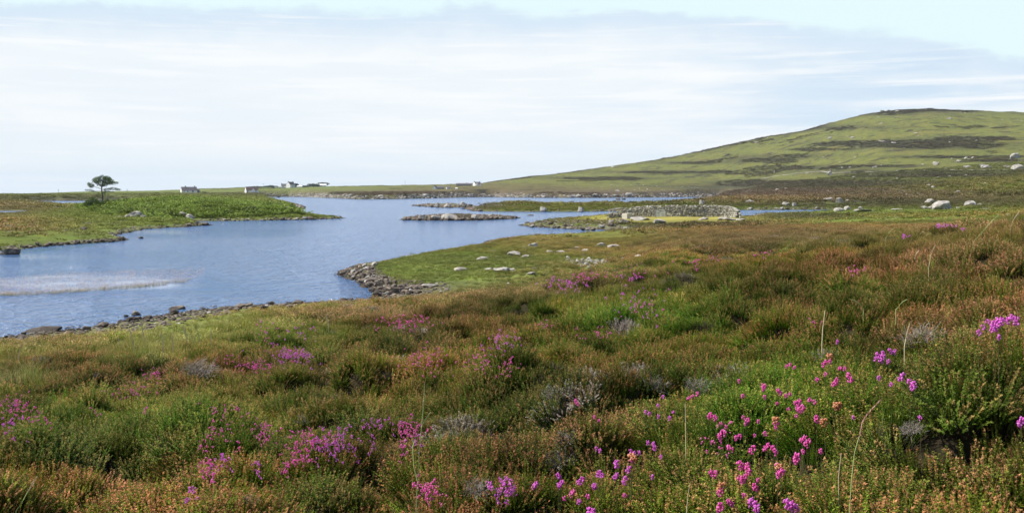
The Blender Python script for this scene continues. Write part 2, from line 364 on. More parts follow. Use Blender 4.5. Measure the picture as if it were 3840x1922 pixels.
# ------------------------------------------------------------------ vegetation regions, in photo coordinates of the ground
# (px, row, rx, ry, kind, strength)
REG = [
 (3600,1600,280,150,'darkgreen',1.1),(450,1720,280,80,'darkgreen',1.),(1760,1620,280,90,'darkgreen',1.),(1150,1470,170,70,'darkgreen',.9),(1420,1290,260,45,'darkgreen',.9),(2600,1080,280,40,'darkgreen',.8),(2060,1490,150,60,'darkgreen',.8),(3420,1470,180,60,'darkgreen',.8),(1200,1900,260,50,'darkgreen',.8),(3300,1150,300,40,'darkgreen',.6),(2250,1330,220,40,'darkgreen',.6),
 (2050,726,1000,9,'heathbrown',2.4),(1600,722,500,8,'heathbrown',2.),(2500,728,500,9,'heathbrown',2.),(3000,712,300,6,'heathbrown',1.5),(1725,818,240,14,'stony',2.5),(1665,772,130,8,'stony',2.5),(2150,855,210,9,'stony',1.2),
 (1720,1010,440,85,'lush',1.2),(1500,1000,250,60,'lush',1),(2200,895,330,28,'yellow',1.0),(2540,815,260,13,'straw',3.),(2100,848,170,10,'lush',1),(2250,890,120,15,'yellow',.6),
 (700,785,460,52,'bright',1.5),(330,830,200,60,'bright',1.1),(420,880,120,30,'bright',.7),(100,850,230,32,'rust',1.5),(60,785,160,20,'brown',.8),(80,900,200,28,'lush',1.2),(330,870,160,40,'lush',1.),
 (700,1235,330,60,'grassy',1.2),(560,1330,160,45,'grassy',.8),(60,1450,110,30,'straw2',1.2),(80,1330,140,40,'grassy',.7),(1150,1150,150,25,'grassy',.4),
 (150,1300,200,30,'rust',.6),(1700,1110,350,30,'rust',1.2),(1300,1180,300,35,'rust',.7),(2100,1070,300,50,'rust',.8),
 (2050,900,170,16,'rust',.8),(2600,840,300,15,'darkheath',.9),(2960,812,180,9,'darkheath',1.2),(2900,900,500,40,'brown',.7),(3400,915,500,35,'yellow',.7),(3500,830,500,16,'lush',.8),(3300,790,500,12,'lush',.5),
 (3650,880,250,30,'rust',1.0),(3700,1000,250,60,'rust',.7),(3300,760,600,14,'darkheath',.8),(3200,740,700,12,'brown',.9),(2900,745,240,14,'rust',.8),
 (1800,715,700,12,'brown',1.2),(1700,738,800,6,'lush',.6),(1450,727,420,7,'darkheath',.9),(1900,700,200,10,'brown',.6),(1100,712,420,13,'machair',1.3),(500,722,450,8,'machair',1),(250,745,250,8,'darkheath',1.2),(100,775,200,14,'rust',.8),(380,735,200,6,'brown',.5),
 (3500,545,220,14,'darkheath',1.0),(3280,535,120,8,'darkheath',.8),(2950,585,150,7,'darkheath',.7),(3300,415,260,14,'darkheath',1.0),(3300,645,600,8,'darkheath',.5),(3050,690,300,12,'darkheath',.8),
 (3060,560,90,5,'darkheath',1.6),(3200,540,110,8,'darkheath',1.4),(3420,540,110,14,'darkheath',1.8),(3560,530,60,11,'darkheath',1.5),(3700,518,90,6,'darkheath',1.3),(2850,600,100,8,'darkheath',1.4),(3000,478,250,9,'darkheath',1.1),(3300,408,300,9,'darkheath',1.5),(3050,630,160,6,'darkheath',1.5),(3250,622,200,4,'darkheath',1.3),(3600,588,200,5,'darkheath',1.4),(3750,602,120,5,'darkheath',1.3),(2900,690,200,12,'darkheath',1.5),(3150,688,250,10,'darkheath',1.3),(3400,660,200,5,'darkheath',1.2),(3600,658,160,5,'darkheath',1.3),(2700,700,200,7,'darkheath',1.4),(2500,645,200,5,'darkheath',1.2),(2300,668,200,5,'darkheath',1.),(2600,610,120,5,'darkheath',1.),
 (3300,1800,700,150,'rust',.3),(2950,1650,350,200,'green',.8),(600,1650,500,120,'green',.5),(2400,1200,300,100,'green',.5),(1100,1300,250,60,'green',.5),(3700,1280,300,60,'rust',.6),
]
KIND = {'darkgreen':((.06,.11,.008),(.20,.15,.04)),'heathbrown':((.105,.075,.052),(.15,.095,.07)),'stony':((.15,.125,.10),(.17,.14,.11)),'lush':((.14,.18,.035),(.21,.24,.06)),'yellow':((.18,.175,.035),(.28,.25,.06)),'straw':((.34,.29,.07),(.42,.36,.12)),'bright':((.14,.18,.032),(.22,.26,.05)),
 'rust':((.15,.15,.032),(.40,.225,.115)),'grassy':((.24,.28,.05),(.45,.42,.14)),'straw2':((.24,.25,.07),(.35,.33,.12)),'darkheath':((.05,.048,.027),(.085,.07,.04)),
 'brown':((.13,.10,.05),(.18,.12,.065)),'machair':((.16,.20,.055),(.2,.22,.07)),'green':((.10,.25,.01),(.26,.30,.04))}
GRASSK = {'lush','yellow','straw','grassy','straw2','machair'}
def veg(x, y, z):
    """tint, tip colours and grassiness"""
    px, row, D = prow(x, y, z)
    n = fbm(x, y, 3.2, 51, 4); n2 = fbm(x, y, 1.1, 52, 3); n3 = fbm(x, y, 9, 53, 4)
    hill = sstep(300, 700, D)
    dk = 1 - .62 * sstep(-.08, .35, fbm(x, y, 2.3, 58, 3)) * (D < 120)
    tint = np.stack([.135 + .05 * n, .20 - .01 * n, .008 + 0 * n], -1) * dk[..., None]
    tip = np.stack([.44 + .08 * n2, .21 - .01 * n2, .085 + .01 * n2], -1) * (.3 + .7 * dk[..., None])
    ru = (sstep(-.05, .34, fbm(x, y, 3.0, 66, 4)) * .75 * (1 - .3 * sstep(15, 30, D)) * (1 - .75 * sstep(80, 130, D)) * (D < 400))[..., None]
    tint = tint * (1 - ru) + ru * np.array([.165, .135, .022]); tip = tip * (1 - ru) + ru * np.array([.45, .20, .105])
    hc = np.stack([.14 + .035 * n3, .148 + .025 * n3, .036 + 0 * n], -1) * (1 - .45 * sstep(1740, 1890, D + 60 * n3))[..., None]
    tint = tint * (1 - hill[..., None]) + hc * hill[..., None]
    tip = tip * (1 - hill[..., None]) + hc * 1.2 * hill[..., None]
    fm = (sstep(105, 180, D) * (1 - hill))[..., None]; tip = tip * (1 - fm) + fm * np.array([.19, .16, .05]); tint = tint * (1 - .35 * fm)
    for hx, hy, hw in HOL:  # darker round each hollow: bush shade put into the tint, plus older heather
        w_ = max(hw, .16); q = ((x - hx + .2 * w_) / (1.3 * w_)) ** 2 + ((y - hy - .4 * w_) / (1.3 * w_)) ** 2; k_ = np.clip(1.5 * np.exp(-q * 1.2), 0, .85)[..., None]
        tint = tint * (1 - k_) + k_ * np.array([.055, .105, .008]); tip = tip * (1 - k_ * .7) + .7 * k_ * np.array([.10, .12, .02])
    W = np.ones(x.shape); wg = np.zeros(x.shape); ws = np.zeros(x.shape)
    tint = tint * 1.; 
    for (a, r_, rx, ry, kd, st) in REG:
        q = ((px - a) / rx) ** 2 + ((row - r_) / ry) ** 2
        w = st * 3.5 * np.exp(-np.clip(q + .7 * n3 + .5 * n2, 0, 30) * 1.1) * (q < 6)
        tint = tint + w[..., None] * np.array(KIND[kd][0]); tip = tip + w[..., None] * np.array(KIND[kd][1]); W = W + w
        if kd in GRASSK: wg = wg + w
    k_ = (1 + .38 * fbm(x, y, 2.2, 63, 3) * sstep(45, 70, D) * (1 - .6 * hill))[..., None]
    return tint / W[..., None] * k_, tip / W[..., None] * k_, wg / W

# ------------------------------------------------------------------ the ground
nA, nR = len(AZ), len(RR)
V = np.stack([GX, GY, GZ], -1).reshape(-1, 3)
i = np.arange(nR - 1)[:, None] * nA; j = np.arange(nA)[None, :]; jn = (j + 1) % nA
Q = np.stack([i + j, i + jn, i + nA + jn, i + nA + j], -1).reshape(-1, 4)
me = mesh_np('ground', V, Q[:, ::-1], M_ground, True)
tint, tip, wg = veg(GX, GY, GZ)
DD = np.maximum(GY, .5 * np.hypot(GX, GY))
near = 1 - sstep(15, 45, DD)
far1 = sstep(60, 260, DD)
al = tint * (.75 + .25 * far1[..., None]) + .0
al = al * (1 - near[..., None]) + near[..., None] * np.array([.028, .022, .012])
rocky = np.exp(-np.clip(GS, 0, None) / np.where(DD < 56, 3.0, np.clip(DD * .006, .6, 4))) * (GS < 40)
rcol = np.array([.15, .125, .10])
al = al * (1 - .8 * rocky[..., None]) + .8 * rocky[..., None] * rcol
wet = (GS < .25)
al = np.where(wet[..., None], np.array([.05, .042, .03]), al)
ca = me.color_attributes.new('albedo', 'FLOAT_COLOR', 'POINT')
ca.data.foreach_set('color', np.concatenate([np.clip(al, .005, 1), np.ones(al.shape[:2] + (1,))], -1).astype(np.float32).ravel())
aux = np.stack([np.clip(far1 * (.25 + .5 * np.exp(-np.clip(GS, 0, None) / 12)), 0, 1) * (GS > 0), sstep(120, 500, DD) * np.clip(1 - wg, .1, 1), sstep(80, 700, DD)], -1)
a = me.attributes.new('aux', 'FLOAT_VECTOR', 'POINT'); a.data.foreach_set('vector', aux.astype(np.float32).ravel())
ground = link(bpy.data.objects.new('ground', me)); tag(ground, 'rolling heather moorland and grassy hill slope', 'ground', kind='structure')

# ------------------------------------------------------------------ the loch
wa = np.radians(np.linspace(-60, 60, 420)); wr = np.geomspace(24, 1650, 420)
WX, WY = grid_xy(wa, wr)
wpx, wrow, WD = prow(WX, WY, WX * 0)
def ell(px, row, rx, ry): return np.exp(-(((wpx - px) / rx) ** 2 + ((wrow - row) / ry) ** 2))
wn = fbm(WX, WY * .5, 14, 61, 4)
calm = np.minimum(1.6 * ell(330, 1060, 440, 38), .96) * (.97 + .12 * fbm(WX, WY, 1.6, 67, 3)) + .75 * ell(100, 962, 420, 24) + .35 * ell(250, 1160, 700, 40) + .8 * ell(620, 872, 230, 16) + .6 * ell(1190, 806, 130, 6) + .35 * ell(900, 1090, 300, 30) + .3 * ell(1200, 870, 500, 14)+ .25*ell(2300,858,200,14)
calm = np.clip(calm + .2 * wn * (calm > .05) * (calm < .8) + .25 * np.clip(wn - .1, 0, 1), 0, 1)
V = np.stack([WX, WY, WX * 0 - np.where(WD > 400, (WX ** 2 + WY ** 2) / (2 * 7.3e6), 0) + .0], -1).reshape(-1, 3)
n = 420; i = np.arange(n - 1)[:, None] * n; j = np.arange(n - 1)[None, :]
Q = np.stack([i + j, i + j + 1, i + n + j + 1, i + n + j], -1).reshape(-1, 4)
me = mesh_np('loch_water', V, Q[:, ::-1], M_water, True)
a = me.attributes.new('calm', 'FLOAT_VECTOR', 'POINT'); a.data.foreach_set('vector', np.stack([calm, calm * 0, calm * 0], -1).astype(np.float32).ravel())
tag(link(bpy.data.objects.new('water', me)), 'rippled blue water of the loch', 'water', kind='structure')

# ------------------------------------------------------------------ plant clumps (sources for the ground cover)
SRC = bpy.data.collections.new('plant_sources')
def shoots(nsh, R, Hh, leaf, nleaf, fan=.6, spine=True, seed=0, buds=.5, wid=.0022):
    g = np.random.default_rng(seed); mb = MB()
    for _ in range(nsh):
        a = g.uniform(0, 2 * math.pi); q = math.sqrt(g.uniform()); 
        bx, by = .55 * R * q * math.cos(a), .55 * R * q * math.sin(a)
        h = Hh * (1 - .35 * q * q) * g.uniform(.72, 1.12)
        dx, dy = math.cos(a) * fan * R * q + g.normal() * .03 * R * 3, math.sin(a) * fan * R * q + g.normal() * .03 * R * 3
        rnd = g.uniform(); bud = 1. if g.uniform() < buds else .15
        tt = np.linspace(0, 1, 5)
        P = np.stack([bx + dx * tt ** 1.6, by + dy * tt ** 1.6, h * tt], -1)
        if spine:
            r = wid * (1.2 - .7 * tt)
            V = []
            for jx in range(3):
                an = jx * 2.094 + a; V.append(P + np.stack([r * math.cos(an), r * math.sin(an), 0 * r], -1))
            V = np.stack(V, 1).reshape(-1, 3)
            Q = [(i*3+j_, i*3+(j_+1)%3, (i+1)*3+(j_+1)%3, (i+1)*3+j_) for i in range(4) for j_ in range(3)]
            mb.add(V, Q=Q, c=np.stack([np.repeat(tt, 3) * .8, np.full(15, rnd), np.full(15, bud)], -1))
        tl = g.uniform(.28, 1., nleaf) ** .75
        Pl = np.stack([np.interp(tl, tt, P[:, k]) for k in range(3)], -1)
        az_ = g.uniform(0, 2 * math.pi, nleaf); up = g.uniform(.1, .9, nleaf)
        d = np.stack([np.cos(az_), np.sin(az_), up], -1); d /= np.linalg.norm(d, axis=1)[:, None]
        s_ = np.stack([-np.sin(az_), np.cos(az_), 0 * az_], -1)
        L = leaf * g.uniform(.6, 1.3, nleaf)[:, None]
        A = Pl + s_ * L * .4; B = Pl - s_ * L * .4; C_ = Pl + d * L
        V = np.stack([A, B, C_], 1).reshape(-1, 3)
        T = np.arange(nleaf * 3).reshape(-1, 3)
        rr = np.clip(rnd + g.normal(0, .15, nleaf), 0, 1)
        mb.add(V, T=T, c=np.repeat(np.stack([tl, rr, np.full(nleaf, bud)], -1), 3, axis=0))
    return mb
def blades(nb, R, Hh, w, seed=0, seg=4, lean=.5):
    g = np.random.default_rng(seed); mb = MB()
    for _ in range(nb):
        a = g.uniform(0, 6.28); q = math.sqrt(g.uniform()) * R * .6; h = Hh * g.uniform(.45, 1.1)
        b = g.uniform(0, 6.28); le = lean * h * g.uniform(.2, 1.2); tt = np.linspace(0, 1, seg)
        P = np.stack([q * math.cos(a) + le * math.cos(b) * tt ** 2, q * math.sin(a) + le * math.sin(b) * tt ** 2, h * tt - .25 * le * tt ** 3], -1)
        c = g.uniform(0, 6.28); s_ = np.array([math.cos(c), math.sin(c), 0]); wv = (w * (1 - .85 * tt))[:, None]
        V = np.stack([P - s_ * wv, P + s_ * wv], 1).reshape(-1, 3)
        Q = [(2*i, 2*i+1, 2*i+3, 2*i+2) for i in range(seg - 1)]
        mb.add(V, Q=Q, c=np.stack([np.repeat(tt, 2), np.full(2*seg, g.uniform()), np.ones(2*seg)], -1))
    return mb
def src(mb, nm, mat): 
    o = bpy.data.objects.new(nm, mb.mesh(nm, mat, False, 'sh')); return o
def coll(nm, objs):
    c = bpy.data.collections.new(nm)
    for k, o in enumerate(objs): o.name = nm + '_source.%03d' % k; c.objects.link(o)
    return c
C_near = coll('heather_clump', [src(shoots(100, .17, .22, .0095, 40, .55, True, s, b_, .0012), 'h', M_heather) for s, b_ in ((1,.2),(2,.4),(3,.6),(4,.4),(5,.75))]
              + [src(blades(70, .12, .28, .0016, s), 'g', M_grass) for s in (11, 12)])
C_mid = coll('heather_tussock', [src(shoots(75, .30, .34, .030, 13, .8, False, s, b_), 'h', M_heather) for s, b_ in ((21,.4),(22,.6),(23,.8),(24,.5))]
              + [src(blades(90, .25, .30, .0045, s, 3), 'g', M_grass) for s in (31, 32)])
C_far = coll('moor_tuft', [src(shoots(38, .8, .42, .14, 8, .8, False, s, .6), 'h', M_heather) for s in (41, 42, 43)]
              + [src(blades(60, .7, .34, .02, s, 3), 'g', M_grass) for s in (51, 52)])
LEAFY = []
C_scrub = coll('scrub_clump', [src(shoots(40, 1.1, 1.0, .20, 12, .9, False, s, .6), 'h', M_heather) for s in (61, 62, 63)])

P_spit = [(1272,1030),(1312,1004),(1420,991),(1405,1020),(1450,1052),(1500,1072),(1590,1084),(1575,1104),(1442,1114),(1390,1092),(1330,1052)]
P_whitepx = [(1200 + a * .497, 850 + b * .497) for a, b in [(1850,235),(1990,240),(2090,245),(2190,262),(2180,290),(2050,312),(1950,310),(1900,290),(1870,262)]]
def inpoly(P, x, y):
    ins = False
    for (x1, y1), (x2, y2) in zip(P, P[1:] + P[:1]):
        if (y1 > y) != (y2 > y) and x < x1 + (y - y1) * (x2 - x1) / (y2 - y1): ins = not ins
    return ins
def scatter(name, C, P, idx, rot, scl, tint, tip, label, cat):
    me = bpy.data.meshes.new(name); me.vertices.add(len(P)); me.vertices.foreach_set('co', P.astype(np.float32).ravel()); me.update()
    def at(nm, typ, key, arr): 
        q = me.attributes.new(nm, typ, 'POINT'); q.data.foreach_set(key, arr)
    at('idx', 'INT', 'value', idx.astype(np.int32)); at('rot', 'FLOAT_VECTOR', 'vector', rot.astype(np.float32).ravel()); at('scl', 'FLOAT_VECTOR', 'vector', scl.astype(np.float32).ravel())
    one = np.ones((len(P), 1))
    at('tint', 'FLOAT_COLOR', 'color', np.concatenate([tint, one], -1).astype(np.float32).ravel()); at('tip', 'FLOAT_COLOR', 'color', np.concatenate([tip, one], -1).astype(np.float32).ravel())
    o = link(bpy.data.objects.new(name, me)); tag(o, label, cat, kind='stuff')
    ng = bpy.data.node_groups.new(name + '_cover', 'GeometryNodeTree')
    ng.interface.new_socket('Geometry', in_out='INPUT', socket_type='NodeSocketGeometry'); ng.interface.new_socket('Geometry', in_out='OUTPUT', socket_type='NodeSocketGeometry')
    N = ng.nodes; L = ng.links
    gi = N.new('NodeGroupInput'); go = N.new('NodeGroupOutput'); iop = N.new('GeometryNodeInstanceOnPoints'); ci = N.new('GeometryNodeCollectionInfo')
    ci.inputs[0].default_value = C; ci.inputs['Separate Children'].default_value = True; ci.inputs['Reset Children'].default_value = True
    def na(nm, typ):
        q = N.new('GeometryNodeInputNamedAttribute'); q.data_type = typ; q.inputs[0].default_value = nm; return q.outputs[0]
    L.new(gi.outputs[0], iop.inputs['Points']); L.new(ci.outputs[0], iop.inputs['Instance']); iop.inputs['Pick Instance'].default_value = True
    L.new(na('idx', 'INT'), iop.inputs['Instance Index']); L.new(na('scl', 'FLOAT_VECTOR'), iop.inputs['Scale'])
    e2r = N.new('FunctionNodeEulerToRotation'); L.new(na('rot', 'FLOAT_VECTOR'), e2r.inputs[0]); L.new(e2r.outputs[0], iop.inputs['Rotation'])
    L.new(iop.outputs[0], go.inputs[0])
    md = o.modifiers.new('cover', 'NODES'); md.node_group = ng
    return o
def ring_pts(r0, r1, dens, amax=36, azmin=None):
    a1 = math.radians(amax); a0 = -a1
    c = 1 / math.sqrt(dens); X, Y = np.meshgrid(np.arange(-r1 * math.sin(a1), r1 * math.sin(a1), c), np.arange(0, r1, c))
    X = X.ravel() + rng.uniform(-.6, .6, X.size) * c; Y = Y.ravel() + rng.uniform(-.6, .6, Y.size) * c
    r = np.hypot(X, Y); a = np.arctan2(X, Y); m = (r > r0) & (r < r1) & (np.abs(a) < a1)
    return X[m], Y[m]
def slope_rot(x, y, k=.6):
    e = .12
    gx = (samp(x + e, y) - samp(x - e, y)) / (2 * e); gy = (samp(x, y + e) - samp(x, y - e)) / (2 * e)
    return np.arctan(np.clip(gy, -1, 1)) * k, -np.arctan(np.clip(gx, -1, 1)) * k
def cover(name, C, x, y, nh, ng_, s0, s1, label, cat, minsd=.5, gapF=.5, tall=None, tiltk=.5, sink=.02, r_excl=False):
    sd = samp(x, y, GS); keep = sd > np.where(y < 56, np.maximum(minsd, 3.2 + .8 * fbm(x, y, 2, 97, 2)), minsd)
    if y.max() > 120:
        pp, rw, _ = prow(x, y, samp(x, y)); keep &= ~((pp > 1500) & (pp < 1950) & (rw > 795) & (rw < 832) & ~((pp > 1700) & (pp < 1765) & (rw < 822))); keep &= ~((pp > 1540) & (pp < 1790) & (rw > 760) & (rw < 781))
        keep &= ~((pp > 2300) & (pp < 2780) & (rw > 795) & (rw < 835) & (rng.uniform(size=len(x)) < .85))
    if r_excl:
        pp, rw, _ = prow(x, y, samp(x, y)); keep &= ~((pp > 1260) & (pp < 1600) & (rw > 985) & (rw < 1118) & np.array([inpoly(P_spit, a_, b_) for a_, b_ in zip(pp, rw)]))
        keep &= ~(np.array([inpoly(P_whitepx, a_, b_) for a_, b_ in zip(pp, rw)]) & (rng.uniform(size=len(x)) < .8))
    w1 = samp(x, y, GW); keep &= (w1 < gapF + rng.uniform(0, .25, len(x))) | (w1 > 1.)
    x, y = x[keep], y[keep]; z = samp(x, y)
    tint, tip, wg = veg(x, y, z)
    n = len(x); isg = rng.uniform(size=n) < np.clip(wg * 1.15 + .03, 0, .97)
    idx = np.where(isg, nh + rng.integers(0, ng_, n), rng.integers(0, nh, n)) if ng_ else rng.integers(0, nh, n)
    pn = fbm(x, y, .8, 81, 3)
    if nh >= 4: # bud-heavy clumps follow a patch noise
        rh = np.clip(((pn + .6) / 1.2 * nh + rng.normal(0, .8, n)), 0, nh - .01).astype(int); idx = np.where(isg, idx, rh)
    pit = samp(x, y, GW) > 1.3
    v = rng.normal(0, .13, (n, 1)) + 1 + .22 * pn[:, None]
    grey = (fbm(x, y, 1.7, 83, 3) > .47) & (rng.uniform(size=n) < .5) & ~isg & (y > 5.5)
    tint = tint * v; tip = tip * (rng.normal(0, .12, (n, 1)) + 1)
    tint = np.where(grey[:, None], np.array([.24, .20, .155]), tint); tip = np.where(grey[:, None], np.array([.31, .27, .22]), tip)
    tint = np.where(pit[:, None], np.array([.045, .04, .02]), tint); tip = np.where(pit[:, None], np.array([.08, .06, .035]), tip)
    rx, ry = slope_rot(x, y, tiltk)
    rot = np.stack([rx + rng.normal(0, .12, n), ry + rng.normal(0, .12, n), rng.uniform(0, 6.28, n)], -1)
    s = rng.uniform(s0, s1, n) * (1 + .2 * pn); sz = s * rng.uniform(.8, 1.2, n) * np.where(grey, .7, 1) * np.where(pit, .8, 1) * (1 - .4 * np.clip(wg * 1.3, 0, 1) * (y > 42)); near_s = 1 - .5 * (1 - sstep(3, 10, samp(x, y, GS))) * (y < 56); s = s * near_s; sz = sz * near_s
    P = np.stack([x, y, z - sink], -1)
    return scatter(name, C, P, idx, rot, np.stack([s, s, sz], -1), np.clip(tint, .005, 1), np.clip(tip, .005, 1), label, cat)
x, y = ring_pts(1.3, 11, 95, 38)
cover('heather', C_near, x, y, 5, 2, .66, 1.0, 'bushy green heather with rusty buds across the foreground slope', 'heather')
hx_, hy_ = [], []
for (a_, b_, w_) in HOL:
    if b_ > 20: continue
    w_ = max(w_, .16); n_ = int(160 * (3.2 * w_) * (2.6 * w_)); hx_.append(a_ + rng.uniform(-1.9, 1.3, n_) * w_); hy_.append(b_ + rng.uniform(-.7, 1.9, n_) * w_)
cover('heather', C_near, np.concatenate(hx_), np.concatenate(hy_), 5, 2, .45, .75, 'dense short heather round the dark hollows', 'heather')
x, y = ring_pts(11, 26, 36, 35)
cover('heather', C_near, x, y, 5, 2, .85, 1.3, 'bushy heather and grass halfway down the slope', 'heather')
x, y = ring_pts(26, 110, 7, 34)
cover('heather', C_mid, x, y, 4, 2, .8, 1.3, 'brown and green heather on the lower slope and grassy point', 'heather', 1.1, .6, sink=.06, r_excl=True)
x, y = ring_pts(110, 340, .9, 33)
cover('moor_vegetation', C_far, x, y, 3, 2, .6, 1.1, 'low moor grass and heather beyond the near slope', 'moor vegetation', 1.6, 2., sink=.16)
x, y = ring_pts(340, 1000, .07, 33)
cover('distant_heather', C_far, x, y, 3, 2, 1.5, 3.2, 'distant tufts of heather and rough grass below the hill', 'moor vegetation', 4., 2., sink=.45)
# heather patches on the hill
x, y = ring_pts(700, 1960, .034, 33); z = samp(x, y); px, row, D = prow(x, y, z); n = len(x)
hn = fbm(x, y, 110, 45, 5) + .5 * fbm(x, y, 28, 46, 4); reg = np.zeros(n)
for (a, r_, rx_, ry_, kd, st) in REG:
    if kd == 'darkheath' and r_ < 700: reg += np.exp(-(((px - a) / rx_) ** 2 + ((row - r_) / ry_) ** 2)) * st
m = (hn + .9 * np.clip(reg, 0, 1.2) + .5 * sstep(1780, 1880, D) > .54) & (z > 9); x, y, z = x[m], y[m], z[m]; n = len(x)
s = rng.uniform(3., 7., n); cv_ = rng.uniform(.7, 1.25, (n, 1))
scatter('hill_heather', C_far, np.stack([x, y, z - .5], -1), rng.integers(0, 3, n), np.stack([0 * s, 0 * s, rng.uniform(0, 6.28, n)], -1), np.stack([s, s, s * rng.uniform(.25, .6, n)], -1), np.array([.082, .074, .034]) * cv_, np.array([.13, .10, .052]) * cv_, 'brown heather patches mottling the hill', 'heather')
# leafy scrub on the wooded point
x, y = ring_pts(150, 330, .9, 33)
z = samp(x, y); px, row, D = prow(x, y, z)
q = ((px - 760) / 370) ** 2 + ((row - 775) / 42) ** 2
m = (samp(x, y, GS) > 3) & ((q < 1) & (rng.uniform(size=len(x)) < .75)) | ((samp(x, y, GS) > 2.5) & (q < 1.6) & (rng.uniform(size=len(x)) < .12))
x, y, z = x[m], y[m], z[m]; n = len(x)
nn = 1.6 * fbm(x, y, 5, 87, 3)[:, None]
tint = np.array([.125, .175, .026]) * (1 + .3 * nn + rng.normal(0, .12, (n, 1))); tip = np.array([.22, .28, .055]) * (1 + .25 * nn)
s = rng.uniform(.5, 1.5, n)
scatter('scrub', C_scrub, np.stack([x, y, z - .3], -1), rng.integers(0, 3, n), np.stack([rng.normal(0, .1, n), rng.normal(0, .1, n), rng.uniform(0, 6.28, n)], -1), np.stack([s, s, s * rng.uniform(.6, 1.25, n)], -1), np.clip(tint, .01, 1), np.clip(tip, .01, 1), 'low bright green scrub covering the wooded point', 'scrub')

#@@PARTS@@
# ------------------------------------------------------------------ rocks
import bmesh
def ico(sub):
    bm = bmesh.new(); bmesh.ops.create_icosphere(bm, subdivisions=sub, radius=1.)
    v = np.array([p.co[:] for p in bm.verts]); f = np.array([[q.index for q in p.verts] for p in bm.faces]); bm.free(); return v, f
IV = {k: ico(k) for k in (1, 2, 3)}
def rockverts(seed, sub=3, cuts=9, rough=.10):
    g = np.random.default_rng(seed); v = IV[sub][0].copy()
    for _ in range(cuts):
        n = g.normal(size=3); n /= np.linalg.norm(n); d = g.uniform(.52, .9); s = v @ n
        v = v - np.clip(s - d, 0, None)[:, None] * n
    o = g.uniform(0, 50, 3)
    dn = vn(v[:, 0] * 2.1 + o[0] + v[:, 2] * 1.3, v[:, 1] * 2.1 + o[1] - v[:, 2] * 1.7, seed) * rough + vn(v[:, 0] * 6 + o[2] + v[:, 2] * 4, v[:, 1] * 6 - v[:, 2] * 5, seed + 3) * rough * .4
    return v * (1 + dn[:, None])
ROCKS = {}
for nm, mat in (('pale', M_rock), ('dark', M_rockd)):
    ROCKS[nm] = [mesh_np('rock_' + nm, rockverts(s + 1, 3, 12 + s % 4, .15), IV[3][1], mat, False) for s in range(9)]
nrock = 0
def rock(px, row, w, h, kind='pale', label=None, group=None, cat='rock', name='rock', D=None, depth=.8, sink=.32, dmin=20):
    """a rock whose foot sits at photo pixel (px,row) and which is w x h photo pixels in size"""
    global nrock
    if D is None: x, y, z = hit(px, row, 0, dmin)
    else: x, y = (px - 1920) / F * D, D; z = max(float(samp(x, y)), -.1)
    m = y / F; W_, H_ = w * m, h * m
    if z < .02: z = -.05
    o = link(bpy.data.objects.new(name, ROCKS[kind][nrock % 9])); nrock += 1
    o.scale = (W_ / 2 / .86, W_ / 2 / .86 * depth, H_ / (1.7 - sink * 1.7))
    o.location = (x, y + W_ * depth * .3, z + o.scale[2] * (.85 - sink * 1.7))
    o.rotation_euler = (rng.normal(0, .08), rng.normal(0, .08), rng.uniform(-.5, .5) + (math.pi if rng.uniform() < .5 else 0))
    tag(o, label, cat, group); return o
def c5(x, y): return 2800 + x * .4037, 380 + y * .4037
def cm(x, y): return 1200 + x * .497, 850 + y * .497
def inpoly(P, x, y):
    ins = False
    for (x1, y1), (x2, y2) in zip(P, P[1:] + P[:1]):
        if (y1 > y) != (y2 > y) and x < x1 + (y - y1) * (x2 - x1) / (y2 - y1): ins = not ins
    return ins
def along(pts, t):
    p = np.array(pts, float); s = np.concatenate([[0], np.cumsum(np.hypot(*np.diff(p, axis=0).T))]); u = t * s[-1]
    return float(np.interp(u, s, p[:, 0])), float(np.interp(u, s, p[:, 1]))
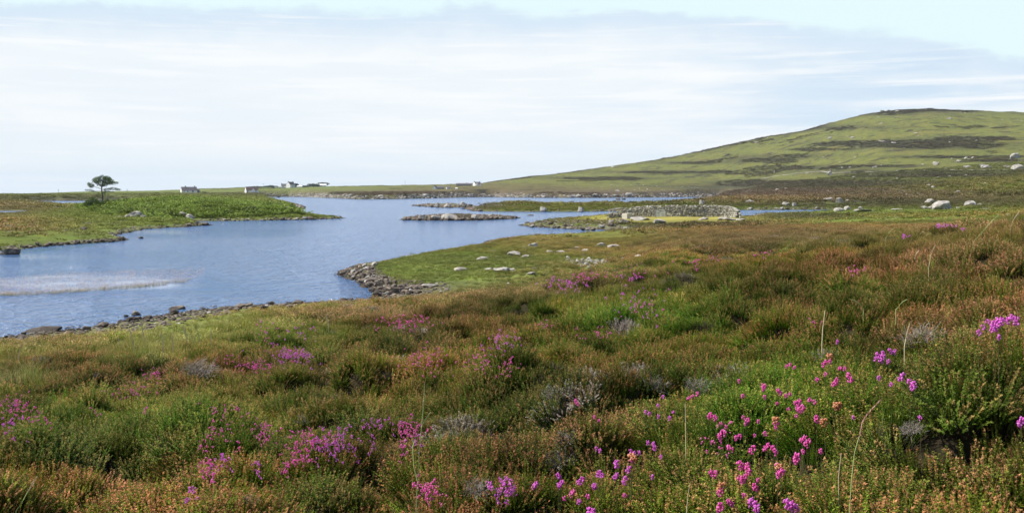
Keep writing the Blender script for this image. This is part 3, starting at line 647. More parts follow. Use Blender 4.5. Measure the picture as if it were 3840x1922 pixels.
# big boulders on the right, each of its own look
for (x, y, w, h, lab) in [
 (1855,1002,205,72,'largest pale boulder, broad and humped, beside the grassy hollow at the right'),
 (2090,972,104,54,'squat pale boulder just right of the largest humped boulder'),
 (2165,968,55,20,'low grey stone touching the right foot of the squat pale boulder'),
 (1970,996,44,20,'small stone at the right foot of the largest humped boulder'),
 (1730,1002,70,28,'grey stone tucked against the left foot of the largest humped boulder'),
 (1660,996,72,26,'flat grey stone left of the largest humped boulder'),
 (1700,945,78,38,'slanting wedge shaped boulder standing above the largest humped boulder'),
 (1400,1008,95,14,'long low ledge of rock in the grass between the water and the big boulders'),
 (765,925,92,30,'rounded pale boulder, left one of the pair above the water\'s right end'),
 (862,940,78,44,'peaked pale boulder, right one of the pair above the water\'s right end'),
 (940,930,42,18,'little stone right of the peaked pale boulder'),
 (865,1022,88,36,'tilted pale slab at the very tip of the right water channel'),
 (935,1008,70,40,'stacked slabs behind the tilted slab at the channel tip'),
 (1090,1025,255,20,'long pale rock ledge running right from the channel tip'),
 (1060,1000,50,26,'small slanting slab standing on the long pale ledge'),
 (45,945,88,30,'domed pale boulder in brown heather right of the stone wall'),
 (370,965,62,34,'pointed pale boulder above the right water channel'),
 (447,977,46,34,'small upright stone right of the pointed pale boulder'),
 (2513,530,98,50,'tall pale crag of rock highest at the right edge'),
 (2530,632,110,52,'large rounded boulder below the tall crag at the right edge'),
 (2430,614,42,15,'small stone left of the large rounded boulder at the right edge'),
 (1765,590,66,36,'lone grey boulder halfway along the lower hillside'),
 (780,686,56,34,'lone rounded boulder on the lower hillside above the water'),
 (2060,617,75,24,'low pale outcrop, left one of two, beside the pale track'),
 (2238,622,95,32,'low pale outcrop, right one of two, beside the pale track'),
 (1980,562,42,22,'white stone leading a trail of small stones on the hillside'),
 (1370,392,48,14,'white slab at the left end of the dark heather patch on the hill'),
 (1265,380,50,14,'white stone just left of the white slab on the upper hill'),
 (780,347,48,20,'pale stone pair on the left shoulder of the hill'),
 (1885,167,42,18,'small pale rock alone high on the right of the hill'),
 (3,845,30,16,'pale stone low on the moor right above the wall')]:
    a, b = c5(x, y); rock(a, b, w * .4037, h * .4037, 'pale', lab, name='boulder', cat='boulder', dmin=100)
for (x, y, w, h) in [(2200,600,60,15),(2040,530,32,15),(2100,530,28,15),(2070,542,26,12),(1910,540,18,12),(1945,572,18,10),(1860,627,60,10),(1195,615,42,15),(1640,590,26,12),(1240,372,30,10),(1400,95,36,13),(1270,85,42,10),(1320,84,25,9),(1390,152,26,8),(260,360,16,10),(100,385,45,10),(990,340,42,12),(940,330,18,8),(210,485,22,10),(250,478,14,8),(1885,700,30,12),(2230,692,30,12),(2040,690,22,10),(1780,712,26,10),(430,695,14,8),(750,835,30,8),(1575,297,38,8),(2135,372,22,10),(715,520,12,8),(1255,600,20,9),(1330,602,16,8),(1650,645,12,8),(2160,697,22,9),(1665,80,14,7)]:
    a, b = c5(x, y); rock(a, b, w * .42, h * .42, 'pale', 'small pale stone scattered on the grassy hillside', 'small stones scattered over the hillside', name='stone', cat='stone', dmin=300)
# promontory
for (x, y, w, h, lab) in [
 (1065,332,78,24,'flat pale rock furthest left in the middle of the grassy point'),
 (1230,250,78,26,'humped pale rock with dark left end on the grassy point'),
 (1460,220,98,26,'long pale outcrop near the far side of the grassy point'),
 (1550,230,52,18,'low stone right of the long pale outcrop'),
 (1290,330,78,18,'low pale rock left of the double outcrop on the grassy point'),
 (1365,342,92,34,'grey domed half of the double outcrop on the grassy point'),
 (1432,342,74,24,'lower right half of the double outcrop on the grassy point'),
 (1610,154,62,26,'rugged pale rock towards the far shore of the grassy point'),
 (1540,163,32,15,'little stone left of the rugged pale rock'),
 (2115,152,62,26,'rounded boulder, left one of two at the back of the grassy point'),
 (2207,164,92,32,'angular boulder, right one of two at the back of the grassy point'),
 (2000,196,56,22,'cracked pale stone in front of the two back boulders'),
 (2145,207,42,18,'small pointed stone below the two back boulders'),
 (2390,252,64,32,'pale boulder at the edge of the heather beside the white rubble'),
 (835,457,98,24,'single long white slab in the grass behind the rubble spit')]:
    a, b = cm(x, y); rock(a, b, w * .62, h * .55, 'pale', lab, name='rock', cat='rock', dmin=45)
for (x, y, w, h) in [(1735,200,42,20),(1810,200,62,17),(1955,166,62,15),(1890,180,36,12),(2060,161,42,11),(2290,250,36,15),(2200,246,32,13),(1590,360,48,17),(1690,310,22,13),(1380,378,20,9),(1625,318,36,11),(1420,430,15,9)]:
    a, b = cm(x, y); rock(a, b, w * .66, h * .55, 'pale', 'low pale stone half sunk in the grassy point', 'half sunk stones on the grassy point', name='stone', cat='stone', dmin=45)
P_white = [(1850,235),(1990,240),(2090,245),(2190,262),(2180,290),(2050,312),(1950,310),(1900,290),(1870,262)]
k = 0
while k < 34:
    x, y = rng.uniform(1850, 2200), rng.uniform(235, 312)
    if not inpoly(P_white, x, y): continue
    k += 1; a, b = cm(x, y); w = rng.uniform(14, 40) * .497
    rock(a, b, w, w * rng.uniform(.45, .6), 'pale', 'white stone in the loose rubble bed on the grassy point', 'white rubble bed on the grassy point', name='stone', cat='stone', dmin=45, D=None)
# rubble spit
P_spit = [(1272,1030),(1312,1004),(1420,991),(1405,1020),(1450,1052),(1500,1072),(1590,1084),(1575,1104),(1442,1114),(1390,1092),(1330,1052)]
k = 0; sp = []
while k < 86:
    x, y = rng.uniform(1268, 1592), rng.uniform(990, 1115)
    if not inpoly(P_spit, x, y): continue
    w = rng.uniform(16, 34) * (.7 + .5 * (y - 990) / 120)
    if any(math.hypot((x - u) , (y - v) * 2.2) < .5 * w for u, v in sp) and rng.uniform() < .93: continue
    sp.append((x, y)); k += 1
    rock(x, y, w, w * rng.uniform(.5, .75), 'dark' if rng.uniform() < .8 else 'pale', 'rounded stone packed in the rubble spit at the grassy point', 'stones of the rubble spit', name='stone', cat='stone', sink=.12, dmin=40)
# near shore
for (x, y, w, h, lab) in [(150,1246,120,26,'broad low dark rock at the water\'s edge near the left edge'),(510,1182,34,20,'rounded dark stone just out from the near shore'),(472,1188,16,14,'small dark stone beside the rounded stone at the near shore'),(660,1160,60,14,'flat dark slab lying in the shallows of the near shore'),(1412,1112,44,20,'rounded stone where the spit meets the near shore')]:
    rock(x, y, w, h, 'dark', lab, name='rock', dmin=30)
near_line = [(0,1270),(130,1254),(300,1240),(450,1211),(620,1184),(800,1161),(1000,1148),(1200,1139),(1380,1126)]
for q in range(52):
    x, y = along(near_line, rng.uniform()); w = rng.uniform(12, 38)
    rock(x, y + rng.uniform(-4, 14), w, w * rng.uniform(.4, .6), 'dark', 'dark stone on the near shoreline of the loch', 'dark stones along the near shoreline', name='stone', cat='stone', sink=.2, dmin=30)
# islets, peninsula, spits
def line(pts, n, w0, w1, kind, lab, grp, asp=(.45, .65), jit=2., dmin=60, D=None):
    for q in range(n):
        x, y = along(pts, (q + rng.uniform()) / n); w = rng.uniform(w0, w1)
        rock(x, y + rng.uniform(-jit, jit * .3), w, w * rng.uniform(*asp), kind if kind != 'mix' else ('pale' if rng.uniform() < .4 else 'dark'), lab, grp, name='stone', cat='stone', sink=.15, dmin=dmin)
for (x, y, w, h, k_, lab) in [(1517,826,18,14,'dark','small dark stone alone at the left tip of the middle rocky islet'),(1582,822,26,18,'pale','rounded grey boulder on the left part of the middle rocky islet'),(1632,823,44,15,'pale','whitish boulder left of centre on the middle rocky islet'),(1688,824,62,21,'pale','biggest whitish slab at the centre of the middle rocky islet'),(1778,823,30,22,'pale','tall pale boulder right of the grass on the middle rocky islet'),
 (1640,777,20,15,'pale','grey boulder on the left of the far thin rocky islet'),(1678,777,24,15,'pale','pinkish boulder at the centre of the far thin rocky islet'),(1740,775,26,20,'pale','tallest boulder on the far thin rocky islet'),(1763,777,18,14,'dark','dark boulder right of the tallest one on the far thin islet'),
 (2037,794,28,18,'pale','pale boulder at the shore of the low heather strip'),(2177,794,22,18,'pale','rounded reddish boulder on the shore of the low heather strip'),(1802,792,18,10,'dark','dark boulder near the left tip of the low heather strip'),
 (500,815,50,22,'pale','slanting pale crag on the green bank of the wooded point'),(478,816,24,12,'pale','low stone at the left foot of the slanting pale crag'),(535,818,26,10,'pale','low stone right of the slanting pale crag'),(676,812,32,20,'pale','grey dome of rock in scrub above the wooded point\'s shore'),(712,820,36,16,'pale','pale rocks below the grey dome on the wooded point'),(738,808,18,10,'pale','small pale rock right of the grey dome on the wooded point'),
 (768,846,26,13,'dark','dark boulder at the tip of the thin spit below the wooded point'),(735,845,18,15,'dark','pointed dark boulder on the thin spit below the wooded point'),(705,846,24,10,'dark','low dark boulder in the middle of the thin spit'),
 (30,955,64,28,'dark','dark boulder in the shallows at the left edge'),(525,894,20,11,'dark','dark boulder standing alone in the water off the left headland'),(310,868,30,16,'dark','grey brown boulder on the left headland\'s bank'),
 (1165,824,34,14,'dark','biggest dark boulder at the end of the wooded point'),(1214,808,14,5,'dark','single dark stone just beyond the wooded point\'s tip'),(1137,774,7,3,'dark','tiny dark rock in open water right of the wooded point'),
 (2318,749,18,6,'dark','left of two dark rocks in the far bay behind the wall'),(2340,749,16,6,'dark','right of two dark rocks in the far bay behind the wall'),(1988,808,30,4,'dark','low skerry barely breaking the water left of the wall'),
 (2340,838,44,14,'pale','flat pale rock in the grass left below the yellow sward'),(2400,826,84,14,'pale','large pale slab in front of the wall\'s left half'),(2470,838,56,14,'pale','grey hump of rock below the yellow sward'),(2640,824,34,11,'pale','small grey rock at the front of the yellow sward'),(2735,826,70,11,'pale','wide pale slab at the foot of the wall\'s right end'),(2780,826,40,8,'pale','low white slab right of the wall beside the water'),(2292,836,20,11,'pale','pale stone left below the concrete block'),(2632,768,22,18,'pale','grey boulder showing above the wall\'s top')]:
    rock(x, y, w, h, k_, lab, name='boulder', cat='boulder', dmin=60)
line([(1520,826),(1583,827),(1760,827),(1880,823),(1940,819)], 30, 10, 24, 'dark', 'brown stone fringing the middle rocky islet', 'stones fringing the middle rocky islet')
line([(1560,775),(1660,779),(1785,778)], 10, 8, 16, 'dark', 'brown stone fringing the far thin islet', 'stones fringing the far thin islet')
line([(1965,846),(2020,853),(2150,860),(2370,862)], 16, 10, 24, 'mix', 'stone on the brown bank in front of the walled peninsula', 'stones on the bank of the walled peninsula', jit=14)
line([(700,831),(860,829),(960,828),(1121,825),(1200,822)], 16, 8, 20, 'mix', 'stone along the shore of the wooded point', 'stones along the wooded point\'s shore')
line([(60,936),(149,925),(261,917),(373,910),(470,902)], 18, 10, 26, 'dark', 'brown stone along the left headland\'s shore', 'stones along the left headland\'s shore', jit=6)
line([(1300,744),(1480,745),(1731,740),(1983,740),(2200,740),(2472,739)], 18, 10, 28, 'pale', 'pale stone along the far shore of the loch', 'pale stones along the far shore', (.3, .5), jit=6, dmin=500)
line([(2750,786),(2921,785),(3080,786)], 10, 10, 24, 'mix', 'stone on the far bank of the right water channel', 'stones on the far bank of the right channel', (.3, .45), jit=3, dmin=200)
# shingle and small rubble: beyond counting
C_rub = coll('rubble_stone', [bpy.data.objects.new('r', mesh_np('rubble', rockverts(200 + s, 2, 7) * np.array([.5, .45, .3]), IV[2][1], M_rockd if s < 4 else M_rock, False)) for s in range(6)])
x, y = ring_pts(30, 1300, .35, 32); sd = samp(x, y, GS)
band = np.clip(y / 60, .6, 8)
x2, y2 = ring_pts(30, 260, 1.6, 32); x3, y3 = ring_pts(32, 125, 9., 32); sp_ = np.array([wp(a, b) for a, b in zip(rng.uniform(1268, 1592, 2600), rng.uniform(990, 1116, 2600)) if inpoly(P_spit, a, b)] + [wp(a, b) for a, b in zip(rng.uniform(1510, 1945, 1500), rng.uniform(805, 828, 1500)) if inpoly(POLYS_PX[1], a, b)] + [wp(a, b) for a, b in zip(rng.uniform(1960, 2380, 900), rng.uniform(832, 862, 900)) if inpoly([(1965,846),(2050,836),(2200,840),(2330,846),(2372,862),(2150,860),(2020,853)], a, b)]); ws_ = np.array([hit(a, b, 0, 45)[:2] for a, b in zip(rng.uniform(2110, 2300, 260), rng.uniform(965, 1008, 260)) if inpoly(P_whitepx, a, b)]); x = np.concatenate([x, x2, x3, sp_[:, 0], ws_[:, 0]]); y = np.concatenate([y, y2, y3, sp_[:, 1], ws_[:, 1]]); sd = samp(x, y, GS)
px_ = x / y * F + 1920; z = samp(x, y)
wd = np.where(y < 56, 3.6, np.clip(y * .008, .8, 3.2)) * (1 + .8 * fbm(x, y, 6, 19, 3))
m = (sd > -.35 * wd) & (sd < wd * np.where(y > 600, 1.5, 1)) & ~((px_ < 520) & (y > 240)) & ((y < 500) | (rng.uniform(size=len(x)) < .4)); m |= np.arange(len(x)) >= len(x) - len(sp_) - len(ws_); isw = (np.arange(len(x)) >= len(x) - len(ws_))[m]; x, y, z = x[m], y[m], z[m]; n = len(x)
s = np.clip(y * .0028, .22, 2.2) * rng.uniform(.5, 1.5, n)
scatter('shore_rubble', C_rub, np.stack([x, y, np.maximum(z, -.06)], -1), np.where(isw | (rng.uniform(size=n) < np.clip(.08 + (y - 250) / 900, .08, .8)), rng.integers(4, 6, n), rng.integers(0, 4, n)), np.stack([rng.normal(0, .3, n), rng.normal(0, .3, n), rng.uniform(0, 6, n)], -1), np.stack([s, s, s * .8], -1), np.ones((n, 3)) * .2, np.ones((n, 3)) * .2, 'brown stony rubble fringing the shores', 'rubble')

x, y = ring_pts(420, 1900, .012, 33); z = samp(x, y); m = (z > 4) & (fbm(x, y, 70, 47, 4) > .18) & (x > 60) & (rng.uniform(size=len(x)) < .4); x, y, z = x[m], y[m], z[m]; n = len(x); s = np.exp(rng.normal(.25, .5, n))
scatter('hill_stones', C_rub, np.stack([x, y, z], -1), rng.integers(3, 6, n), np.stack([rng.normal(0, .2, n), rng.normal(0, .2, n), rng.uniform(0, 6, n)], -1), np.stack([s * 1.3, s, s], -1), np.ones((n, 3)) * .2, np.ones((n, 3)) * .2, 'scattered little outcrops too many to count on the hill', 'rubble')
# ------------------------------------------------------------------ drystone wall, gate, block, slab
M_wall, t, b, out = material('drystone')
g_ = t.node('ShaderNodeNewGeometry'); ri = g_.outputs['Random Per Island']; n_ = t.noise(g_.outputs['Position'], 4., 5, .6)
c = t.mix(ri, (.12, .11, .095), (.46, .43, .35)); c = t.mix(t.ramp(n_, .52, .68), c, (.34, .35, .27)); t.set(b, 'Base Color', c)
DW = 172.
base_row = [(2288,176.5,.75),(2330,176,1.3),(2380,175,1.65),(2450,173.5,1.75),(2560,172,1.8),(2660,171.5,1.8),(2715,170,1.75),(2745,168,1.6),(2762,165,1.35),(2768,161.5,.9)]
pth = []
for a, d_, h_ in base_row:
    h_ *= 1.02; pth.append(((a - 1920) / F * d_, d_, h_))
pth = np.array(pth); sl = np.concatenate([[0], np.cumsum(np.hypot(*np.diff(pth[:, :2], axis=0).T))])
mb = MB(); v1, f1 = IV[2]
def wat(s): return [float(np.interp(s, sl, pth[:, k])) for k in range(3)]
for side in (-1, 1):
    zc = 0.
    for course in range(11):
        s = rng.uniform(-.1, .2); hc = max(.24 + .03 * (3 - course), .17)
        while s < sl[-1]:
            w = rng.uniform(.24, .62); x, y, hh = wat(s + w / 2); x_, y_, _ = wat(s + w / 2 + .1)
            if zc + hc * .5 < hh + rng.uniform(-.12, .1):
                tx, ty = x_ - x, y_ - y; L = math.hypot(tx, ty) + 1e-9; tx /= L; ty /= L; nx, ny = ty, -tx
                off = side * (.30 - .018 * course) + rng.normal(0, .02)
                V = rockverts(int(rng.integers(1e6)), 2, 7, .07) * np.array([w * .60, .25, hc * .62])
                a = rng.normal(0, .12); ca, sa = math.cos(a), math.sin(a)
                V = np.stack([V[:, 0] * ca - V[:, 2] * sa, V[:, 1], V[:, 0] * sa + V[:, 2] * ca], -1)
                g0 = max(float(samp(x, y)), .1) - .06
                mb.add(np.stack([x + V[:, 0] * tx + (V[:, 1] + off) * nx, y + V[:, 0] * ty + (V[:, 1] + off) * ny, g0 + zc + hc / 2 + V[:, 2] + rng.normal(0, .02)], -1), T=f1)
            s += w * .98
        zc += hc
s = .3
while s < sl[-1] - .5:      # cope stones
    w = rng.uniform(.3, .75); x, y, hh = wat(s + w / 2); g0 = max(float(samp(x, y)), .1)
    if rng.uniform() < .8:
        V = rockverts(int(rng.integers(1e6)), 2, 7, .08) * np.array([w * .5, .3, rng.uniform(.1, .24)])
        mb.add(V + np.array([x, y, g0 + hh + .02]), T=f1)
    s += w * .8
tag(mb.obj('drystone_wall', M_wall), 'weathered grey drystone wall of an old sheepfold beside the water', 'stone wall')
M_gal = plain('galvanised_metal', (.75, .78, .77), .45, .1); M_wood = plain('weathered_wood', (.42, .36, .27), .85, .3, 8); M_conc = plain('pale_concrete', (.47, .43, .36), .9, .25, 3); M_concd = plain('grey_concrete', (.3, .29, .27), .9, .25, 3)
def at(px, D, lift=0.): x = (px - 1920) / F * D; return (x, D, max(float(samp(x, D)), .02) + lift)
g_ = empty('field_gate', at(2477, 170.0)); tag(g_, 'pale metal field gate with five bars leaning on the drystone wall', 'gate')
for xx in (-.62, .62):
    mb = MB(); mb.box(xx - .04, xx + .04, -.03, .03, 0, 1.22); mb.obj('gate_upright', M_gal, g_)
for q in range(5):
    mb = MB(); zz = .16 + q * .245; mb.box(-.58, .58, -.025, .025, zz - .045, zz + .045); mb.obj('gate_bar', M_gal, g_)
mb = MB(); mb.box(-.9, -.72, .04, .2, 0, 1.25); o = mb.obj('gatepost', M_concd, g_)
p = at(2408, 170.5); mb = MB(); mb.tube([(0, 0, -.2), (.02, 0, .5), (.0, 0, .98)], [.045, .042, .04], 8); o = mb.obj('wooden_post', M_wood); o.location = p; tag(o, 'thin pale wooden post standing in front of the wall\'s left half', 'post')
p = at(2352, 166); mb = MB(); M_ = Matrix.Rotation(math.radians(38), 4, 'Z'); mb.box(-.62, .62, -.62, .62, -.1, .86, M_); o = mb.obj('concrete_block', M_conc); o.location = p
bv = o.modifiers.new('b', 'BEVEL'); bv.width = .05; bv.segments = 2; tag(o, 'squat square stone block with a pale left side, left of the wall', 'stone block')
p = at(2305, 170); mb = MB()
for q in range(90):
    V = rockverts(900 + q, 2, 6, .08) * np.array([rng.uniform(.12, .25), .2, .1]); lay = q % 5
    mb.add(V + np.array([rng.uniform(-1.4, 1.5) * (1 - .08 * lay), rng.uniform(-.25, .25), .06 + lay * .17]), T=f1)
o = mb.obj('stone_dyke', M_wall); o.location = p; tag(o, 'low crumbling pale dyke beside the water, left of the square block', 'stone wall')
s_ = empty('propped_slab', at(2287, 174)); tag(s_, 'long pale slab propped on a thin upright stone at the wall\'s left end', 'stone slab')
mb = MB(); mb.tube([(0, 0, -.2), (.03, 0, .6), (.0, 0, 1.25)], [.09, .08, .08], 6); mb.obj('upright', M_conc, s_)
mb = MB(); V = rockverts(77, 3, 8, .06) * np.array([1.75, .35, .27]); mb.add(V @ np.array([[1, 0, .09], [0, 1, 0], [0, 0, 1]]) + np.array([1.25, 0, 1.5]), T=IV[3][1]); mb.obj('slab', M_rock, s_)

# ------------------------------------------------------------------ houses
M_white = plain('white_render', (.85, .84, .80), .8, .04, .5); M_slate = plain('slate_roof', (.13, .115, .125), .6, .2, .8); M_brownroof = plain('brown_roof', (.12, .085, .075), .7, .2, .8)
M_glass = plain('window_glass', (.04, .05, .06), .15, .1); M_grey = plain('grey_render', (.26, .25, .24), .9, .2, .6); M_door = plain('dark_door', (.06, .05, .05), .6, .1)
def house(px, D, L, Wd, hw, hr, yaw, label, name='cottage', wall=M_white, roof=M_slate, chim=(), wins=(), dormers=(), gables=(), group=None, cat='house', sunk=.3):
    x, y, z = at(px, D); rt = empty(name, (x, y, z - sunk), yaw); tag(rt, label, cat, group)
    hw += sunk; a, b_ = L / 2, Wd / 2
    mb = MB(); V = [(-a,-b_,0),(a,-b_,0),(a,b_,0),(-a,b_,0),(-a,-b_,hw),(a,-b_,hw),(a,b_,hw),(-a,b_,hw),(-a,0,hw+hr),(a,0,hw+hr)]
    mb.add(V, T=[(4,7,8),(5,9,6)], Q=[(0,1,5,4),(2,3,7,6),(0,4,7,3),(1,2,6,5)]); mb.obj('wall', wall, rt)
    t_ = .16; mb = MB(); ov = .3
    k_ = hr / b_
    for sg in (-1, 1):
        e0 = (b_ + ov) * sg; z0 = hw - ov * k_
        V = [(-a-.05, e0, z0+.03), (a+.05, e0, z0+.03), (a+.05, 0, hw+hr+.03), (-a-.05, 0, hw+hr+.03)]
        V = V + [(p[0], p[1], p[2] + t_) for p in V]
        mb.add(V, Q=[(0,1,2,3),(4,7,6,5),(0,4,5,1),(1,5,6,2),(2,6,7,3),(3,7,4,0)])
    rf = mb.obj('roof', roof, rt)
    for cx in chim:
        mb = MB(); mb.box(cx*a-.45, cx*a+.45, -.4, .4, hw+hr-.4, hw+hr+1.1); mb.obj('chimney', wall if wall is not M_white else M_grey, rf)
    for (wx, wz, ww, wh) in wins:
        mb = MB(); mb.box(wx-ww/2, wx+ww/2, -b_-.05, -b_+.02, sunk+wz, sunk+wz+wh); mb.obj('window', M_glass, rt)
    for dx in dormers:
        mb = MB(); zb = hw + .25; f_ = -b_ + .15
        mb.add([(dx-1,f_,zb),(dx+1,f_,zb),(dx+1,f_,zb+1.3),(dx,f_,zb+2.1),(dx-1,f_,zb+1.3),(dx-1,f_+1.9,zb+1.3),(dx+1,f_+1.9,zb+1.3),(dx,f_+2.2,zb+2.1)], T=[(2,3,4)], Q=[(0,1,2,4),(3,2,6,7),(3,7,5,4)]); mb.obj('dormer', M_white, rf)
    for (gx, gw, gh) in gables:
        mb = MB(); f_ = -b_ - 1.4
        mb.add([(gx-gw/2,f_,0),(gx+gw/2,f_,0),(gx+gw/2,f_,gh*.6+sunk),(gx,f_,gh+sunk),(gx-gw/2,f_,gh*.6+sunk),(gx-gw/2,0,0),(gx+gw/2,0,0),(gx+gw/2,0,gh*.6+sunk),(gx,0,gh+sunk),(gx-gw/2,0,gh*.6+sunk)], T=[(2,3,4)], Q=[(0,1,2,4),(1,6,7,2),(5,0,4,9)]); mb.obj('porch', M_white, rt)
        mb = MB(); mb.add([(gx+gw/2+.2,f_-.1,gh*.6+sunk),(gx,f_-.1,gh+sunk+.1),(gx,0,gh+sunk+.1),(gx+gw/2+.2,0,gh*.6+sunk),(gx-gw/2-.2,f_-.1,gh*.6+sunk),(gx-gw/2-.2,0,gh*.6+sunk)], Q=[(0,3,2,1),(1,2,5,4)]); mb.obj('porch_roof', roof, rt)
    return rt
D1 = 900.
house(708, D1, 13.5, 6, 2.6, 2.9, math.radians(28), 'white crofthouse with purple slate roof, nearest the lone pine tree', chim=(-.45, .75), wins=((-4, .9, 1, 1.1), (-1.5, .9, 1, 1.1), (3, .9, 1.2, 1.4)), gables=((-3.2, 2.4, 2.4),))
house(738, 903, 5.5, 4, 1.8, 1.4, math.radians(20), 'low grey outhouse against the right end of the nearest crofthouse', 'outhouse', M_grey, M_slate, cat='shed')
house(943, 930, 11, 6, 2.6, 3.1, math.radians(28), 'white crofthouse with dark roof and white dormers beside the wooded point', roof=M_brownroof, chim=(), dormers=(), gables=((-2.4, 1.8, 2.7), (.9, 3.2, 4.2), (4.6, 2.2, 2.8)), wins=((-4.2, 1, .9, 1),))
D2 = 1450.
house(1090, D2, 11, 7.5, 4.2, 4., math.radians(62), 'white gabled farmhouse with tall chimneys among the distant trees', 'farmhouse', chim=(-.95, .95), wins=((0, 1.2, 1, 1.5), (3, 1.2, 1, 1.5)), cat='farmhouse')
house(1066, D2 + 4, 9, 6, 3, 2.6, math.radians(15), 'grey roofed wing joined to the left of the distant gabled farmhouse', 'farm_building', chim=(-.8,), wins=((-2, 1, 1.2, 1.2), (2, 1, 1.2, 1.2)), gables=((1, 2.4, 3),), cat='farm building')
house(1124, D2 - 10, 7.5, 4, 1.7, 1, 0., 'small white shed in the field right of the distant farmhouse', 'shed', M_white, M_white, cat='shed')
house(1205, D2 + 10, 15, 6, 2.4, 1.6, math.radians(8), 'long low white bungalow under the rightmost distant trees', 'bungalow', M_white, M_white, wins=((-4, .8, 1, 1), (0, .8, 1, 1)), cat='house')
house(1031, D2 + 20, 6, 4, 1.6, .9, 0., 'little pale hut left of the distant farmhouse', 'hut', M_white, M_slate, cat='shed')
D3 = 1120.
house(1632, D3, 10, 3.8, 1.3, 2.4, math.radians(84), 'white gable cottage alone on the brown moor below the hilltop house', roof=M_slate, chim=(-.92,))
house(1652, D3 + 14, 8, 5, 1.3, 1.2, math.radians(5), 'low dark roofed byre right of the lone gable cottage', 'byre', M_grey, M_slate, cat='shed')
house(1682, D3 + 20, 5, 4, 1.2, 1., math.radians(15), 'small pale shed halfway between the gable cottage and the rise', 'shed', M_white, M_slate, cat='shed')
house(1712, D3, 2.6, 2.4, .9, .5, 0., 'tiny white hut on the slope below the long steading', 'hut', M_white, M_white, cat='shed')
D4 = 1350.
house(1740, D4 + 6, 21, 6, 1.9, 1.5, math.radians(3), 'long low grey steading left of the house on the rise', 'steading', M_grey, M_slate, chim=(.35,), cat='farm building')
house(1789, D4, 9.5, 6.5, 2.5, 2.6, math.radians(35), 'white house with slate roof on the rise where the hill begins', roof=M_slate, chim=(-.9, .9), gables=((-2.2, 3.2, 4.4), (3, 2.2, 2.8)))
# shelter belt, bushes, trees
def leafmat(name, c0, c1):
    ma, t, b, out = material(name); r = t.node('ShaderNodeNewGeometry').outputs['Random Per Island']
    c = t.mix(r, c0, c1); t.set(b, 'Base Color', c); tr = t.node('ShaderNodeBsdfTranslucent'); t.set(tr, 'Color', c); mx = t.node('ShaderNodeMixShader'); mx.inputs[0].default_value = .2
    t.l.new(b.outputs[0], mx.inputs[1]); t.l.new(tr.outputs[0], mx.inputs[2]); t.l.new(mx.outputs[0], out.inputs[0]); return ma
M_pine = leafmat('pine_needles', (.06, .11, .05), (.17, .23, .09)); M_dk = leafmat('dark_tree_leaves', (.03, .05, .035), (.07, .10, .06)); M_bush = leafmat('shrub_leaves', (.055, .085, .018), (.12, .17, .03)); M_bushd = leafmat('dark_shrub_leaves', (.04, .06, .02), (.09, .11, .04))
M_bark = plain('tree_bark', (.12, .09, .07), .9, .3, 5); M_dead = plain('bleached_wood', (.55, .5, .42), .8, .2, 6)
def leaves(mb, c, r, n, size, shell=.45, flat=1.):
    c = np.array(c); u = rng.normal(size=(n, 3)); u /= np.linalg.norm(u, axis=1)[:, None]; q = rng.uniform(shell, 1, n) ** .6
    P = c + u * q[:, None] * np.array(r)
    a = rng.normal(size=(n, 3)); a /= np.linalg.norm(a, axis=1)[:, None]; b_ = np.cross(a, rng.normal(size=(n, 3))); b_ /= np.linalg.norm(b_, axis=1)[:, None]
    a[:, 2] *= flat; s = size * rng.uniform(.5, 1.3, n)[:, None]
    V = np.stack([P - a * s * .5 - b_ * s * .3, P + a * s * .5 - b_ * s * .3, P + a * s * .1 + b_ * s * .6], 1).reshape(-1, 3)
    mb.add(V, T=np.arange(3 * n).reshape(-1, 3))
# lone pine
Dp = 232.; bx, by, bz = at(384.6, Dp)
pine = empty('pine_tree', (bx, by, bz)); tag(pine, 'lone windswept pine with flat layered crown behind the left headland', 'pine tree')
def pc(x, y): return ((300 + x * .1553 - 1920) / F * Dp - bx, (EYE - (640 + y * .1553 - HR) / F * Dp) - bz)
mb = MB(); rt = [(-.0, 0, -.6)] + [(pc(x, y)[0], 0, pc(x, y)[1]) for x, y in ((548,640),(543,600),(528,500),(522,420),(530,350),(548,270),(560,200))]
mb.tube(rt, [.2, .2, .17, .15, .14, .11, .08, .05], 8); mb.obj('trunk', M_bark, pine)
for (x0, y0, x1, y1, x2, y2, r, dy) in [(520,440,400,400,280,350,.07,-.3),(530,380,430,300,350,240,.06,.5),(545,360,680,320,850,290,.06,.4),(535,400,650,330,780,250,.05,-.5),(525,450,650,440,920,455,.06,.3),(530,480,420,490,200,480,.05,-.4),(550,300,620,240,690,200,.05,.3),(560,540,600,480,760,440,.05,.6),(545,280,500,230,470,200,.04,-.3),(600,600,610,540,640,470,.05,-.2)]:
    a0, a1, a2 = pc(x0, y0), pc(x1, y1), pc(x2, y2); mb = MB(); mb.tube([(a0[0], 0, a0[1]), (a1[0], dy * .6, a1[1]), (a2[0], dy, a2[1])], [r, r * .7, r * .3], 6); mb.obj('branch', M_bark, pine)
mb = MB()
